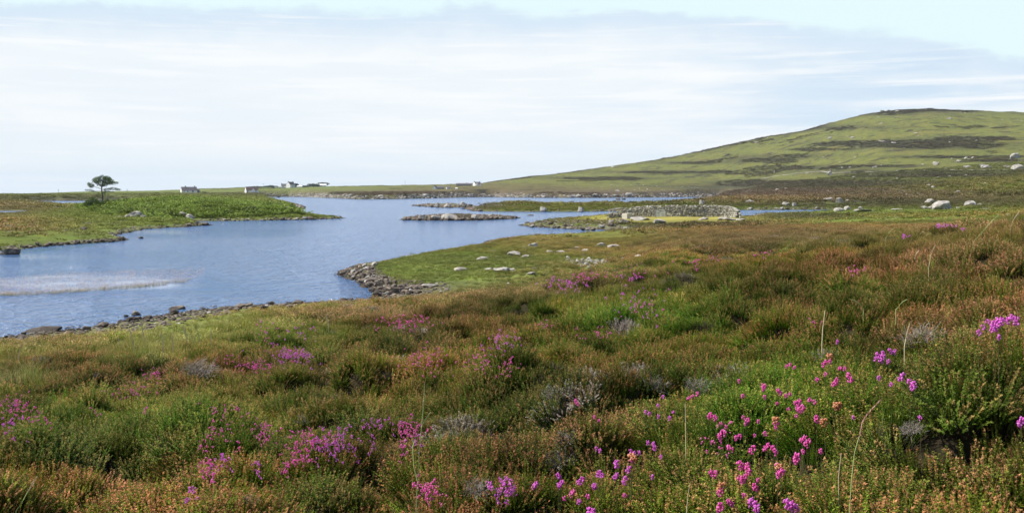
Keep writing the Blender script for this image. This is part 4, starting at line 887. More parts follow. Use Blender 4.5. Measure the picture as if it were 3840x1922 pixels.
for (x, y, rx, ry, n, dy) in [(350,235,75,42,330,.5),(430,225,80,55,420,-.3),(520,180,70,50,380,.2),(650,185,85,40,420,0),(690,205,50,30,200,.4),(770,250,70,32,280,-.5),(700,290,95,36,360,.3),(500,300,110,52,520,.1),(600,330,70,35,240,-.2),(620,245,100,55,480,.6),(280,345,75,32,260,-.4),(235,318,38,22,100,-.3),(290,385,50,18,90,-.4),(860,290,45,18,90,.4),(780,430,80,22,150,.5),(900,452,65,18,110,.3),(660,455,70,28,120,.1),(590,490,40,35,80,0),(250,475,80,22,90,-.4),(180,465,25,14,30,-.4),(700,508,110,10,90,.2),(340,500,60,14,50,-.3),(450,560,25,35,50,.1),(600,575,20,35,50,-.2),(820,300,50,30,60,-.2),(480,150,25,18,50,.2)]:
    cx, cz = pc(x, y); leaves(mb, (cx, dy, cz), (rx * .0112, .9, ry * .0165), int(n * 1.5), .15, .3)
mb.obj('crown', M_pine, pine)
def bush(px, D, wpx, hpx, label, mat, name='shrub', trunk=True, cat='shrub', leaf=None, n=900, lift=0., group=None, lobes=6, pd=None):
    x, y, z = at(px, D); m = D / F; W_, H_ = wpx * m, hpx * m; rt = empty(name, (x, y, z - .1)); tag(rt, label, cat, group)
    leaf = leaf or max(.16, W_ * .045)
    mb = MB()
    for q in range(lobes):
        u = (q + .5) / lobes * 2 - 1; hh = H_ * (1 - .35 * abs(u) ** 2) * rng.uniform(.8, 1.05)
        leaves(mb, (u * W_ * .36, rng.uniform(-.15, .15) * W_, lift * H_ + hh * (1 - lift) * .5), (W_ * .5 / lobes * 1.9, W_ * .25, hh * (1 - lift) * .5), n // lobes, leaf, .3)
    mb.obj('crown', mat, rt)
    mb = MB()
    for q in range(3): u = (q - 1) * .25; mb.tube([(u * W_ * .3, 0, -.3), (u * W_ * .6, 0, H_ * .3), (u * W_ * 1.1, 0, H_ * .7)], [.05 * m * 20, .04 * m * 20, .015 * m * 20], 5)
    mb.obj('trunk', M_bark, rt); return rt
bush(352, 208, 88, 54, 'rounded dark green shrub on a leaning stem just below the lone pine', M_bush, lift=.2, n=2200)
bush(398, 214, 36, 46, 'darker round shrub between the lone pine and the leaning shrub', M_bushd, n=700)
bush(520, 245, 38, 20, 'purplish brown bush on the crest right of the lone pine', M_bushd, n=500)
bush(1052, 250, 60, 40, 'dark grey green willow bush at the top right of the wooded point', M_bushd, n=900)
bush(1095, 226, 64, 40, 'olive willow bush hanging over the water at the wooded point\'s tip', M_bush, n=1100)
bush(1005, 218, 80, 40, 'bright green bush left of the willows on the wooded point', M_bush, n=1000)
bush(940, 203, 80, 30, 'dark leafy bush above the shore in the middle of the wooded point', M_bushd, n=900)
bush(610, 262, 90, 16, 'low grey bush on the crest beside the bleached branches', M_bushd, n=700)
def deadwood(px, D, label, sp):
    x, y, z = at(px, D); rt = empty('dead_branch', (x, y, z)); tag(rt, label, 'dead branch'); m = D / F
    for P in sp:
        mb = MB(); mb.tube([(a * m, 0, b_ * m) for a, b_ in P], np.linspace(.09, .03, len(P)), 5); mb.obj('branch', M_dead, rt)
deadwood(840, 238, 'bleached forked branch sticking out of the wooded point\'s crest', [[(14,0),(6,8),(-2,10),(4,20)],[(-2,10),(-8,12),(-10,20)],[(14,0),(18,3)]])
deadwood(566, 248, 'bleached dead branches beside the low grey crest bush', [[(0,0),(2,10),(-2,18),(4,24)],[(2,10),(8,20)],[(0,0),(-3,6)]])
deadwood(598, 250, 'slanting bleached branch right of the low grey crest bush', [[(-6,0),(0,9),(4,16)],[(0,9),(-2,14)]])
deadwood(1040, 212, 'grey bleached boughs under the willows at the wooded point\'s tip', [[(-12,0),(-4,4),(8,3),(20,12)],[(-4,4),(-8,16)],[(8,3),(14,22)],[(20,12),(44,16)]])
def tree(px, D, wpx, hpx, label, trunkh=.3, n=900, lean=.1):
    x, y, z = at(px, D); m = D / F; W_, H_ = wpx * m, hpx * m; rt = empty('wind_clipped_tree', (x, y, z)); tag(rt, label, 'tree', 'distant farm trees')
    mb = MB(); mb.tube([(0, 0, -.5), (lean * W_ * .5, 0, H_ * .35), (lean * W_, 0, H_ * .75)], [.5, .38, .15], 6); mb.obj('trunk', M_bark, rt)
    mb = MB()
    for q in range(7):
        u = q / 6 * 2 - 1; leaves(mb, (u * W_ * .37, rng.uniform(-1, 1), H_ * (trunkh + (1 - trunkh) * (.5 - .12 * u * u))), (W_ * .2, W_ * .2, H_ * (1 - trunkh) * .5 * rng.uniform(.75, 1.05)), n // 7, .9, .2)
    mb.obj('crown', M_dk, rt)
tree(1108, D2 + 18, 26, 17, 'dark rounded tree touching the distant farmhouse\'s right side', .1)
tree(1175, D2 + 5, 46, 15, 'wide wind clipped tree at the middle of the distant row', .12, 1300)
tree(1212, D2 + 24, 44, 17, 'tallest wind clipped tree at the right end of the distant row', .35, 1200)
bush(1138, D2 + 5, 40, 9, 'low dark hedge linking the distant farm trees', M_dk, 'hedge', cat='hedge', leaf=.8, n=600)
bush(1024, D2 + 10, 12, 11, 'small dark bush at the end of the distant shelter belt', M_dk, cat='bush', leaf=.6, n=250, lobes=3)
bush(957, D2 + 40, 90, 9.5, 'left half of the long dark shelter belt behind the dormered crofthouse', M_dk, 'shelter_belt', cat='hedge', leaf=.8, n=1800, lobes=14)
bush(1015, D2 + 44, 70, 9, 'right half of the long dark shelter belt leading to the farmhouse', M_dk, 'shelter_belt', cat='hedge', leaf=.8, n=1500, lobes=12)
bush(768, 905, 34, 8, 'low green garden bushes right of the nearest crofthouse', M_bushd, 'garden_bush', cat='bush', leaf=.5, n=400)
bush(1045, 1000, 14, 6, 'round green bush alone in the field beyond the loch', M_bushd, 'field_bush', cat='bush', leaf=.4, n=200, lobes=3)
for px, D, h, lab in ((1519, 1200, 27, 'tallest thin utility pole on the flat skyline left of the gable cottage'), (1690, 1300, 12, 'short utility pole right of the gable cottage'), (477, 1000, 15, 'thin utility pole on the skyline right of the lone pine'), (219, 1000, 16, 'faint utility pole on the skyline left of the lone pine'), (987, 1300, 20, 'utility pole beside the shelter belt above the dormered crofthouse')):
    x, y, z = at(px, D); hh = h * D / F; rt = empty('utility_pole', (x, y, z)); tag(rt, lab, 'utility pole', 'utility poles on the skyline')
    mb = MB(); mb.tube([(0, 0, -.5), (0, 0, hh)], [.13, .1], 6); mb.obj('pole', M_bark, rt); mb = MB(); mb.box(-.9, .9, -.06, .06, hh - .6, hh - .45); mb.obj('crossarm', M_bark, rt)
a, b = c5(258, 668); x, y, z = hit(a, b, 0, 400); rt = empty('road_sign', (x, y, z)); tag(rt, 'small white roadside sign at the foot of the hill', 'road sign')
mb = MB(); mb.tube([(0, 0, -.3), (0, 0, 2.2)], .06, 6); mb.obj('post', M_gal, rt); mb = MB(); mb.box(-.7, .7, -.12, -.07, 1.7, 3.3); mb.obj('sign_plate', M_white, rt)
# track across the foot of the hill
M_track = plain('gravel_track', (.33, .31, .24), .95, .2, .6)
tp = [(2300,690),(2600,672),(2820,658),(2904,652),(3100,652),(3250,646),(3450,642),(3650,638),(3840,637),(4100,640)]
pts = []
for a in np.arange(2850, 4101, 12):
    x, y, z = hit(a, float(np.interp(a, [p[0] for p in tp], [p[1] for p in tp])), 0, 500); pts.append((a, y))
pts = np.array(pts); yy = np.convolve(np.pad(pts[:, 1], 14, mode='edge'), np.ones(29) / 29, 'valid')
xx = (pts[:, 0] - 1920) / F * yy; tx = np.gradient(xx); ty = np.gradient(yy); L = np.hypot(tx, ty); nx, ny = -ty / L, tx / L
V = []
for w_ in (-1.3, -.5, .5, 1.3):
    X_ = xx + nx * w_; Y_ = yy + ny * w_; V.append(np.stack([X_, Y_, samp(X_, Y_) + .35], -1))
V = np.stack(V, 1).reshape(-1, 3); n = len(xx)
Q = [(i_*4+j_, (i_+1)*4+j_, (i_+1)*4+j_+1, i_*4+j_+1) for i_ in range(n-1) for j_ in range(3)]
tag(link(bpy.data.objects.new('track', mesh_np('track', V, np.array(Q), M_track))), 'pale gravel track along the foot of the hill', 'track', kind='structure')

# ------------------------------------------------------------------ reeds in the shallows
C_reed = coll('reed_tuft', [src(blades(14, .5, .42, .006, s, 3, .7), 'g', M_grass) for s in (71, 72, 73)])
RP = [(-150,1070),(0,1042),(200,1023),(420,1014),(640,1008),(770,1007),(745,1030),(700,1058),(520,1080),(200,1103),(0,1112),(-150,1116)]
P_ = []; FR_ = []
while len(P_) < 5000:
    a, b = rng.uniform(-150, 770), rng.uniform(1007, 1116)
    if not inpoly(RP, a, b): continue
    fr = 1 if b > np.interp(a, [-150, 0, 200, 520, 700, 770], [1106, 1102, 1092, 1068, 1048, 1030]) else 0
    if rng.uniform() < (.38 if fr else .45): P_.append(wp(a, b)); FR_.append(fr)
while len(P_) < 5400:
    a = rng.uniform(60, 360); b = np.interp(a, [60, 360], [945, 918]) + rng.uniform(-6, 6); P_.append(wp(a, b))
P_ = np.array(P_); n = len(P_); gr = (np.arange(n) >= 5000)[:, None]
FR_ = np.array(FR_ + [0] * (n - len(FR_))); s = rng.uniform(.2, .4, n) * (1 + .7 * FR_) * np.where(np.arange(n) >= 3300, 1.3, 1)
scatter('water_reeds', C_reed, np.stack([P_[:, 0], P_[:, 1], np.full(n, -.05)], -1), rng.integers(0, 3, n), np.stack([0 * s, 0 * s, rng.uniform(0, 6, n)], -1), np.stack([s, s, s], -1), np.where(gr, np.array([.12, .2, .10]), np.where(FR_[:, None] > 0, np.array([.40, .33, .19]), np.array([.62, .47, .38])) * rng.uniform(.6, 1.3, (n, 1))), np.where(gr, np.array([.14, .25, .12]), np.array([.66, .51, .42]) * np.ones((n, 1))), 'sparse tan reeds standing in the calm shallows', 'reeds')

# ------------------------------------------------------------------ bell heather
def flowermat(name, c0, c1):
    ma, t, b, out = material(name); r = t.node('ShaderNodeNewGeometry').outputs['Random Per Island']; c = t.mix(r, c0, c1); t.set(b, 'Base Color', c); b.inputs['Roughness'].default_value = .5
    tr = t.node('ShaderNodeBsdfTranslucent'); t.set(tr, 'Color', c); mx = t.node('ShaderNodeMixShader'); mx.inputs[0].default_value = .35
    t.l.new(b.outputs[0], mx.inputs[1]); t.l.new(tr.outputs[0], mx.inputs[2]); t.l.new(mx.outputs[0], out.inputs[0]); return ma
M_bell = flowermat('magenta_bells', (.74, .06, .38), (.90, .22, .58)); M_bell2 = flowermat('violet_bells', (.66, .08, .50), (.84, .26, .76)); M_old = flowermat('faded_orange_bells', (.55, .22, .08), (.7, .35, .2))
M_stem = plain('heather_stem', (.09, .10, .03), .8, .2, 20)
V1, T1 = IV[1]
def bellhead(seed, nb):
    g = np.random.default_rng(seed); mb = MB()
    for q in range(nb):
        a = g.uniform(0, 6.28); h = g.uniform(-.5, .5); R = .0095 * math.sqrt(1 - (h / .62) ** 2)
        V = V1 * np.array([.0045, .0045, .0066]) * g.uniform(.85, 1.2); el = g.uniform(-.5, .4)
        M_ = Matrix.Rotation(a, 3, 'Z') @ Matrix.Rotation(1.2 + el, 3, 'Y')
        V = V @ np.array(M_).T + np.array([math.cos(a) * R * 1.2, math.sin(a) * R * 1.2, h * .030]); mb.add(V, T=T1)
    return mb
HEADS = {k_: [bellhead(s, nb_).mesh('flower_head', m_, True) for s, nb_ in ((1, 16), (2, 22), (3, 13), (4, 18))] for k_, m_ in (('m', M_bell), ('v', M_bell2))}
mb = MB(); mb.tube([(0, 0, -.25), (.006, .004, -.12), (0, 0, -.008)], [.0018, .0014, .001], 5); STEM = mb.mesh('stem', M_stem)
heads = [(1595,255,1,'v'),(1805,325,1.3,'v'),(1820,345,1.3,'v'),(1835,318,1.2,'v'),(1795,345,1,'v'),(1870,302,1.2,'v'),(1900,306,1.2,'v'),(1865,360,1.1,'v'),(1535,362,1.2,'m'),(1557,358,1,'m'),(1330,385,1,'m'),(1350,380,1,'m'),(1370,390,.9,'m'),(1610,393,1,'m'),(1635,397,1,'m'),(1655,435,1.4,'m'),(1592,458,1.2,'m'),(1575,478,1,'m'),(1490,455,1.1,'m'),(1535,425,1,'m'),(1210,485,1.3,'m'),(1285,512,1.2,'m'),(1325,538,1.1,'m'),(1350,530,1,'m'),(1215,545,1,'m'),(1378,578,1.3,'m'),(1400,570,1.4,'m'),(1415,600,1.4,'m'),(1385,605,1,'m'),(1450,562,1.1,'m'),(1475,570,1.1,'m'),(1100,540,1,'m'),(1080,460,.9,'m'),(1280,580,.9,'m'),(1340,610,1,'m'),(1380,645,.9,'m'),(1485,655,1.2,'m'),(930,640,1.3,'m'),(955,650,1.2,'m'),(1103,658,1.1,'m'),(1125,668,1.2,'m'),(1115,690,1,'m'),(1183,675,1,'m'),(1268,685,1.1,'m'),(1285,680,1,'m'),(1272,705,1,'m'),(985,685,1,'m'),(995,735,1.5,'m'),(1012,700,.9,'m'),(1065,758,1.1,'m'),(1085,750,1.1,'m'),(1160,745,.8,'m'),(1217,736,1,'m'),(1025,808,1.1,'m'),(1042,820,1,'m'),(1155,820,1.2,'m'),(1232,802,1.2,'m'),(1258,815,1.3,'m'),(1425,762,1.3,'m'),(1445,778,1.3,'m'),(1385,860,1.4,'m'),(1415,835,.9,'m'),(1510,830,.9,'m'),(1080,898,1.4,'m'),(1125,908,1.2,'m'),(1135,935,1.2,'m'),(932,945,1.2,'m'),(957,945,1.1,'m'),(1280,912,1.3,'m'),(1305,938,1.4,'m'),(1085,975,1.4,'m'),(1112,968,1.2,'m'),(1160,1015,1.2,'m'),(1180,980,.9,'m'),(1105,1060,1,'m'),(990,1035,1.2,'m'),(985,1120,1.5,'m'),(1025,1092,1.2,'m'),(1150,1090,1.3,'v'),(1170,1110,1.4,'v'),(1330,1105,1.4,'v'),(1360,1112,1.3,'v'),(1940,435,1.2,'v'),(1975,468,1.1,'v'),(2000,480,1.2,'v'),(1815,445,1,'v'),(1880,480,.9,'v'),(655,590,1,'v'),(590,622,1,'v'),(610,632,1,'v'),(655,645,1,'v'),(680,545,1,'v'),(715,655,1,'v'),(735,625,.9,'v'),(600,785,1.1,'v'),(630,795,1.2,'v'),(510,832,1.2,'v'),(530,840,1.1,'v'),(555,838,1.1,'v'),(515,880,1,'m'),(330,815,1,'v'),(350,825,1,'v'),(435,890,1.4,'v'),(345,940,1.2,'v'),(360,955,1.1,'v'),(440,955,1.2,'v'),(505,920,1.2,'v'),(485,975,1.2,'v'),(130,955,1.2,'v'),(150,995,1.3,'v'),(135,1015,1,'v'),(255,978,1.3,'v'),(320,1010,1.2,'v'),(210,1045,1.2,'m'),(285,1065,1.1,'m'),(290,1138,1.3,'v'),(315,1145,1.2,'v'),(15,1012,1.3,'v'),(165,1075,1,'m'),(625,965,1.1,'v'),(670,860,.9,'v'),(480,1060,1,'m'),(240,1095,1.1,'v'),(220,565,1.1,'m'),(232,580,1,'m'),(320,650,.9,'m'),(345,670,.9,'m'),(835,545,1,'m'),(860,528,1.1,'m'),(815,555,1,'m'),(2030,660,.9,'v'),(1680,655,.9,'v'),(2565,670,1.2,'v'),(2510,128,1.3,'v'),(2540,140,1.2,'v'),(2430,150,1.4,'v'),(2450,165,1.3,'v'),(2410,175,1.2,'v'),(2360,180,1,'v'),(2445,245,1,'v'),(2340,205,1,'v'),(2460,140,1.1,'v'),(2385,150,1,'v')]
for q, (x, y, s, kd) in enumerate(heads):
    a, b = 2000 + x * .7143, 1100 + y * .7143
    X_, Y_, Z_ = hit(a, b, .27, 1.6, 40); zt = Z_ + .27
    far_ = Y_ > 6
    where = 'right hand edge' if a > 3600 else ('upper rim of the lower right cluster' if b < 1420 else ('lower middle cluster' if a < 2480 else 'loose cluster at the lower right'))
    rt = empty('bell_heather_sprig', (X_, Y_, zt), rng.uniform(0, 6.28)); rt.scale = (s * .47, s * .47, s * .60)
    tag(rt, ('violet' if kd == 'v' else 'magenta') + ' bell heather sprig in the ' + where, 'bell heather', ('violet' if kd == 'v' else 'magenta') + ' bell heather sprigs in the ' + where)
    for q2 in range(1 if s < 1.15 else 2):
        o = link(bpy.data.objects.new('flower_head', HEADS[kd][(q + q2) % 4]), rt); o.location = (.016 * q2, .006 * q2, -.014 * q2); o.rotation_euler = (rng.normal(0, .5), rng.normal(0, .5), 0)
    link(bpy.data.objects.new('stem', STEM), rt)
for (x, y) in ((1555,350),(1590,608),(1600,604),(1275,680),(515,872),(525,885),(1290,935),(1525,690),(990,1028)):
    a, b = 2000 + x * .7143, 1100 + y * .7143; X_, Y_, Z_ = hit(a, b, .27, 1.6, 40)
    rt = empty('faded_heather_sprig', (X_, Y_, Z_ + .28), rng.uniform(0, 6)); tag(rt, 'bell heather sprig with bells faded to orange among magenta ones', 'bell heather', 'faded orange bell heather sprigs')
    o = link(bpy.data.objects.new('flower_head', HEADS['o'][q % 2] if 'o' in HEADS else bellhead(9, 17).mesh('flower_head', M_old, True)), rt); link(bpy.data.objects.new('stem', STEM), rt)
def c4(x, y): return x * .7453, 1200 + y * .7453
PATCH = [(2030,32,90,22,60,'far right patch of the upper slope below the rubble spit'),(1480,200,60,28,90,'densest patch left of centre, on the dark bush\'s left'),(1300,252,75,18,40,'thin band left of the densest patch'),(1180,220,60,16,16,'sparse tuft left of the thin band'),(1450,90,90,40,22,'scattered patch above the densest one'),(1350,130,50,45,14,'sparse patch left above the densest one'),(2150,212,65,45,55,'patch at the centre of the picture, left of two'),(2400,240,55,35,28,'patch at the centre of the picture, right of two'),(2520,130,60,32,30,'patch high in the centre, above the two central ones'),(2550,255,30,35,18,'small patch right of the two central ones'),(785,290,35,22,22,'small bright patch under the grey twiggy bush at the left'),(650,380,70,24,22,'loose patch in the left middle ground'),(80,450,50,32,40,'pink patch at the left edge, upper one'),(50,560,50,50,22,'pink patch at the left edge, lower one'),(180,535,80,28,16,'sparse pink trail right of the left edge patches'),(1140,490,90,16,14,'thin line of bells above the lower central bushes'),(1110,600,50,40,20,'patch left of the big lower dark bush'),(1020,670,30,16,8,'few bells left below the big patch'),(1330,600,60,40,32,'patch between the two lower dark bushes'),(1560,645,80,35,50,'wide pink patch low in the left half, left part'),(1680,670,75,55,95,'densest pink patch low in the left half'),(1500,730,45,26,28,'patch at the lower left of the densest low patch'),(2060,582,48,26,42,'patch at the foot of the tall grass stalk'),(1925,558,80,14,18,'thin band left of the tall grass stalk'),(2025,680,15,38,16,'upright trail of bells below the tall grass stalk'),(1870,680,14,32,10,'upright trail of bells left of the tall stalk\'s trail'),(1040,782,30,12,16,'bright little patch near the lower left'),(1120,758,28,10,12,'second bright little patch near the lower left'),(1060,835,28,14,8,'faint bells below the little patches'),(1300,800,14,34,9,'upright trail of bells near the bottom'),(1425,782,18,14,9,'small tuft right of the upright trail near the bottom'),(2150,915,38,22,26,'patch at the bottom edge left of centre'),(2540,915,40,38,30,'big bells at the bottom edge in the centre'),(965,925,22,18,7,'few bells at the bottom edge on the left'),(733,490,12,14,5,'single tuft in the left middle'),(480,490,20,12,4,'faint tuft at the left'),(1200,690,14,8,4,'single bells between lower patches')]
PATCH = [c4(a, b) + (rx * .7453, ry * .7453, n_, lab) for a, b, rx, ry, n_, lab in PATCH]
PATCH += [(2120,1074,52,20,40,'pink streak on the ridge crest, lower left part'),(2180,1044,50,16,26,'pink streak on the ridge crest, middle part'),(2293,1020,75,20,46,'pink streak on the ridge crest, upper right part'),(2368,1048,30,14,10,'few bells right of the pink crest streak'),(2393,1155,60,40,34,'patch on the middle slope right of centre'),(2550,977,20,8,7,'tiny bright tuft on the far part of the ridge'),(2605,988,10,22,14,'upright pink tuft on the far part of the ridge'),(2670,972,18,8,14,'bright tuft right of the upright one on the ridge'),(2847,955,30,16,14,'loose bells on the right part of the ridge'),(3220,1030,30,10,12,'tiny violet tuft on a dark bush at the right'),(3519,860,10,5,7,'violet tuft on the far right crest, brightest one'),(3547,852,7,4,4,'tiny violet tuft on the far right crest, highest one'),(3575,853,6,4,3,'tiny violet tuft on the far right crest, right one'),(3607,873,8,4,4,'tiny violet tuft below the far right crest'),(3397,896,12,6,6,'violet tuft at the left end of the far right crest'),(2420,1160,50,20,14,'bells just right of the middle slope patch'),(2050,1140+90,25,12,8,'few bells by the grey bush in the centre'),(3050,1230,30,12,5,'few violet bells in the right middle'),(1560,1700,25,14,6,'few bells right of the densest low patch'),(2240,1270,40,16,14,'small patch right of the grey central bush'),(2650,1700,50,30,10,'few small bells left of the loose right cluster')]
def blob(seed, mat, nb=5):
    g = np.random.default_rng(seed); mb = MB()
    for k_ in range(nb): mb.add(V1 * np.array([.5, .5, .7]) * g.uniform(.6, 1.1) + g.normal(0, .8, 3), T=T1)
    return mb.mesh('flower_head', mat)
BLOBS = {'m': [blob(s_, M_bell) for s_ in range(4)], 'v': [blob(s_ + 4, M_bell2) for s_ in range(4)]}
for (a, b, rx, ry, n_, lab) in PATCH:
    kd = 'v' if (rng.uniform() < .35 or a > 3300) else 'm'; rt = None
    for q in range(min(int(n_ * 1.4), 100)):
        g1, g2 = rng.normal(0, .55), rng.normal(0, .55); X_, Y_, Z_ = hit(a + g1 * rx * 1.45, b + g2 * ry * 1.45, .25, 1.6, 200)
        if rt is None: rt = empty('bell_heather', (X_, Y_, Z_)); ctr = np.array([X_, Y_, Z_]); tag(rt, ('violet' if kd == 'v' else 'magenta') + ' bell heather: ' + lab, 'bell heather', 'bell heather patches on the slope')
        o = link(bpy.data.objects.new('flower_head', BLOBS[kd][q % 4]), rt); o.location = np.array([X_, Y_, Z_ + .29 + rng.uniform(-.03, .04)]) - ctr
        sz = .0058 * rng.uniform(.7, 1.3) * max(1., min(Y_ / 8, 3.5)); o.scale = (sz, sz, sz); o.rotation_euler = (0, 0, rng.uniform(0, 6))

# ------------------------------------------------------------------ dead twiggy bushes
M_twig = plain('dead_grey_twigs', (.29, .25, .21), .9, .3, 30)
def twigs(seed, n=70):
    g = np.random.default_rng(seed); mb = MB()
    for q in range(n):
        a = g.uniform(0, 6.28); el = g.uniform(.25, 1.4); L = g.uniform(.5, 1.); p = np.zeros(3); d = np.array([math.cos(a) * math.cos(el), math.sin(a) * math.cos(el), math.sin(el)]); P = [p.copy()]
        for k_ in range(5): d = d + g.normal(0, .25, 3); d /= np.linalg.norm(d); p = p + d * L / 5; P.append(p.copy())
        mb.tube(P, np.linspace(.011, .005, 6), 3, False)
        for k_ in (2, 3, 4, 4, 5):
            e_ = d + g.normal(0, .7, 3); e_ /= np.linalg.norm(e_); mb.tube([P[k_], P[k_] + e_ * .14, P[k_] + e_ * .25 + g.normal(0, .03, 3)], [.007, .006, .004], 3, False)
    return mb.mesh('twigs', M_twig)
TW = [twigs(s) for s in (1, 2, 3)]
for q, (a, b, w, lab) in enumerate([(745,1401,180,'wide grey dead heather bush left of centre beside pink bells'),(1180,1272,60,'small pale dead bush above the dark central bushes'),(2464,1428,130,'dark hollow dead bush above the lower right bells, left one'),(2621,1443,150,'pale dead twigs above the lower right bells, right one'),(2136,1620,140,'round pale dead bush at the bottom centre right'),(2105,1700,170,'brown dead bush below the round pale one'),(2000,1230,70,'pale dead tuft with thin white twigs near the centre'),(2160,1225,50,'thin whitish dead twigs right of the central dark hollow'),(3464,1262,210,'bleached dead stems in the right middle ground'),(1789,1800,140,'grey dead twigs at the bottom, left of the brown dead bush'),(932,1850,110,'thin forked dead twigs near the bottom left'),(360,1395,50,'little grey lichened bush at the left'),(1450,1400,70,'grey green lichened bush behind the central pink patch'),(1140,1560,90,'pale bare twigs under the big lower dark bush'),(3420,1560,120,'dead twigs behind the long seed stalk'),(220,1830,80,'curved bare twigs below the dark bush at the lower left')]):
    X_, Y_, Z_ = hit(a, b, .16, 1.6, 60); s = w * Y_ / F * .55
    o = link(bpy.data.objects.new('dead_heather_bush', TW[q % 3])); o.location = (X_, Y_, Z_ + .10); s = min(s, .19 if Y_ < 9 else .4); o.scale = (s, s, s * .85); o.rotation_euler = (0, 0, rng.uniform(0, 6)); tag(o, lab, 'dead heather bush', 'dead heather bushes')

# ------------------------------------------------------------------ tall grass stalks
M_stalk = plain('green_grass_stalk', (.34, .40, .14), .6, .15, 10); M_straw = plain('straw_stalk', (.6, .5, .3), .7, .2, 10); M_seed = plain('tan_seed_head', (.68, .54, .36), .8, .3, 40); M_seedr = plain('reddish_seed_head', (.6, .36, .27), .8, .3, 40)
def stalk(path, lab, r=1.6, head=None, hw=8, mat=None, hm=None, extra=(), dmin=1.6, lift=.24):
    """path in photo pixels from the foot up"""
    a, b = path[0]; X_, Y_, Z_ = hit(a, b, lift, dmin, 60); D = Y_; m = D / F
    W3 = lambda p: np.array([(p[0] - a) * m, 0, -(p[1] - b) * m])
    rt = empty('grass_stalk', (X_, D, Z_ + lift)); tag(rt, lab, 'grass stalk', 'tall grass stalks')
    P = [np.array([0, .0, -.3])] + [W3(p) for p in path]
    mb = MB(); mb.tube(P, np.linspace(r * m * 1.15, r * m * .8, len(P)), 5); mb.obj('stem', mat or M_stalk, rt)
    for e_ in extra:
        Pe = [W3(p) for p in e_]; mb = MB(); mb.tube([Pe[0]] + [(Pe[i_] + Pe[i_ + 1]) / 2 for i_ in range(len(Pe) - 1)] + [Pe[-1]], r * m * 1.1, 4); mb.obj('leaf_blade', mat or M_stalk, rt)
    if head:
        H_ = [W3(p) for p in head]; mb = MB(); s = np.linspace(0, 1, 46)
        pp = np.stack([np.interp(s * (len(H_) - 1), range(len(H_)), [h_[k_] for h_ in H_]) for k_ in range(3)], -1); dr = H_[-1] - H_[0]; dr /= np.linalg.norm(dr)
        for k_, p in enumerate(pp):
            ww = hw * m * (math.sin(math.pi * min(max(s[k_], .03) ** .7, .97)) * .8 + .25)
            for u in range(3):
                an = rng.uniform(0, 6.28); side = np.array([math.cos(an), math.sin(an) , 0]); L_ = hw * m * 1.1; e_ = p + side * ww * .5 + dr * L_
                v_ = np.cross(dr, side) * L_ * .18; mb.add([p - v_, p + v_, e_], T=[(0, 1, 2)])
        mb.obj('seed_head', hm or M_seed, rt)
stalk([(60,1915),(90,1870),(108,1835)], 'grass stalk with thick cream seed head at the bottom left corner', 2, [(106,1845),(120,1815),(136,1793)], 11)
stalk([(1562,1875),(1572,1700),(1585,1560),(1592,1480),(1591,1450)], 'tallest green grass stalk left of centre with a side leaf', 1.9, [(1585,1520),(1591,1470),(1592,1434)], 5, extra=(((1580,1600),(1600,1560),(1616,1545)),((1565,1800),(1540,1700),(1555,1650))))
stalk([(3186,1920),(3194,1800),(3205,1700),(3222,1640)], 'long arching stalk with large reddish seed head at the lower right', 2, [(3218,1660),(3232,1590),(3255,1555),(3300,1507)], 12, hm=M_seedr)
stalk([(3083,1285),(3086,1230),(3094,1165)], 'thin brown seed stalk on the right slope', 2, [(3085,1240),(3094,1166)], 6, M_straw)
stalk([(3392,1300),(3400,1255),(3412,1214)], 'pale brown stalk among bleached stems at the right', 2, [(3396,1270),(3412,1213)], 8, M_straw)
stalk([(3640,1170),(3360,1160),(3385,1130),(3402,1122)][1:], 'short pale blade leaning right on the right slope', 1.8)
stalk([(3238,1158),(3225,1140),(3205,1128),(3188,1122)], 'curved green blade bending left on the right slope', 1.6)
stalk([(3652,905),(3700,850),(3740,810),(3775,778)], 'long slanting green blade near the right crest', .9, dmin=10)
stalk([(3678,880),(3700,850),(3727,820)], 'second slanting green blade crossing near the right crest', .9, dmin=10)
stalk([(3790,850),(3800,825),(3820,796)], 'slanting yellowish blade at the far right crest', .9, [(3800,825),(3822,794)], 6, M_straw, dmin=10)
stalk([(3322,892),(3335,870),(3352,856)], 'short curved yellow green blade left of the right crest', .9, dmin=10)
stalk([(3482,1010),(3490,960),(3506,924)], 'pale upright stalk in the heather below the right crest', .9, [(3492,950),(3507,922)], 5, M_straw, dmin=6)
stalk([(3430,970),(3436,950),(3446,938)], 'small curved pale blade left of the upright stalk below the crest', 1.6, mat=M_straw, dmin=6)
for (pp, lab, hd) in [([(540,1270),(530,1215),(535,1190)],'left tall stalk in the pale grass by the near shore',0),([(500,1290),(490,1250),(482,1225)],'thin stalk further left in the pale grass',0),([(700,1270),(688,1225),(686,1218)],'upright member of the left crossed stalks in pale grass',0),([(712,1262),(690,1245),(672,1240)],'slanting member of the left crossed stalks',0),([(728,1275),(745,1240),(758,1215)],'right leaning stalk of the right crossed pair',0),([(748,1270),(738,1235),(730,1212)],'left leaning stalk of the right crossed pair',0),([(792,1278),(792,1258),(790,1240)],'short pale stalk right of the crossed pair',1),([(648,1310),(646,1285),(644,1258)],'pale upright stalk below the left crossed stalks',1),([(612,1290),(606,1262),(603,1250)],'thin stalk midway in the pale grass',0),([(710,1330),(706,1310),(712,1295)],'yellowish stalk below the crossed pairs',0),([(70,1340),(74,1315),(78,1296)],'small straw stalk in grass near the left edge',1),([(1232,1215),(1226,1190),(1226,1178)],'thin pale stalk above the central dark bushes',0),([(452,1300),(447,1280),(444,1265)],'short thin stalk left in the pale grass',0)]:
    stalk(pp, lab, 1.7, [pp[1], pp[2]] if hd else None, 5, M_straw if hd or 'pale' in lab else M_stalk, dmin=6)
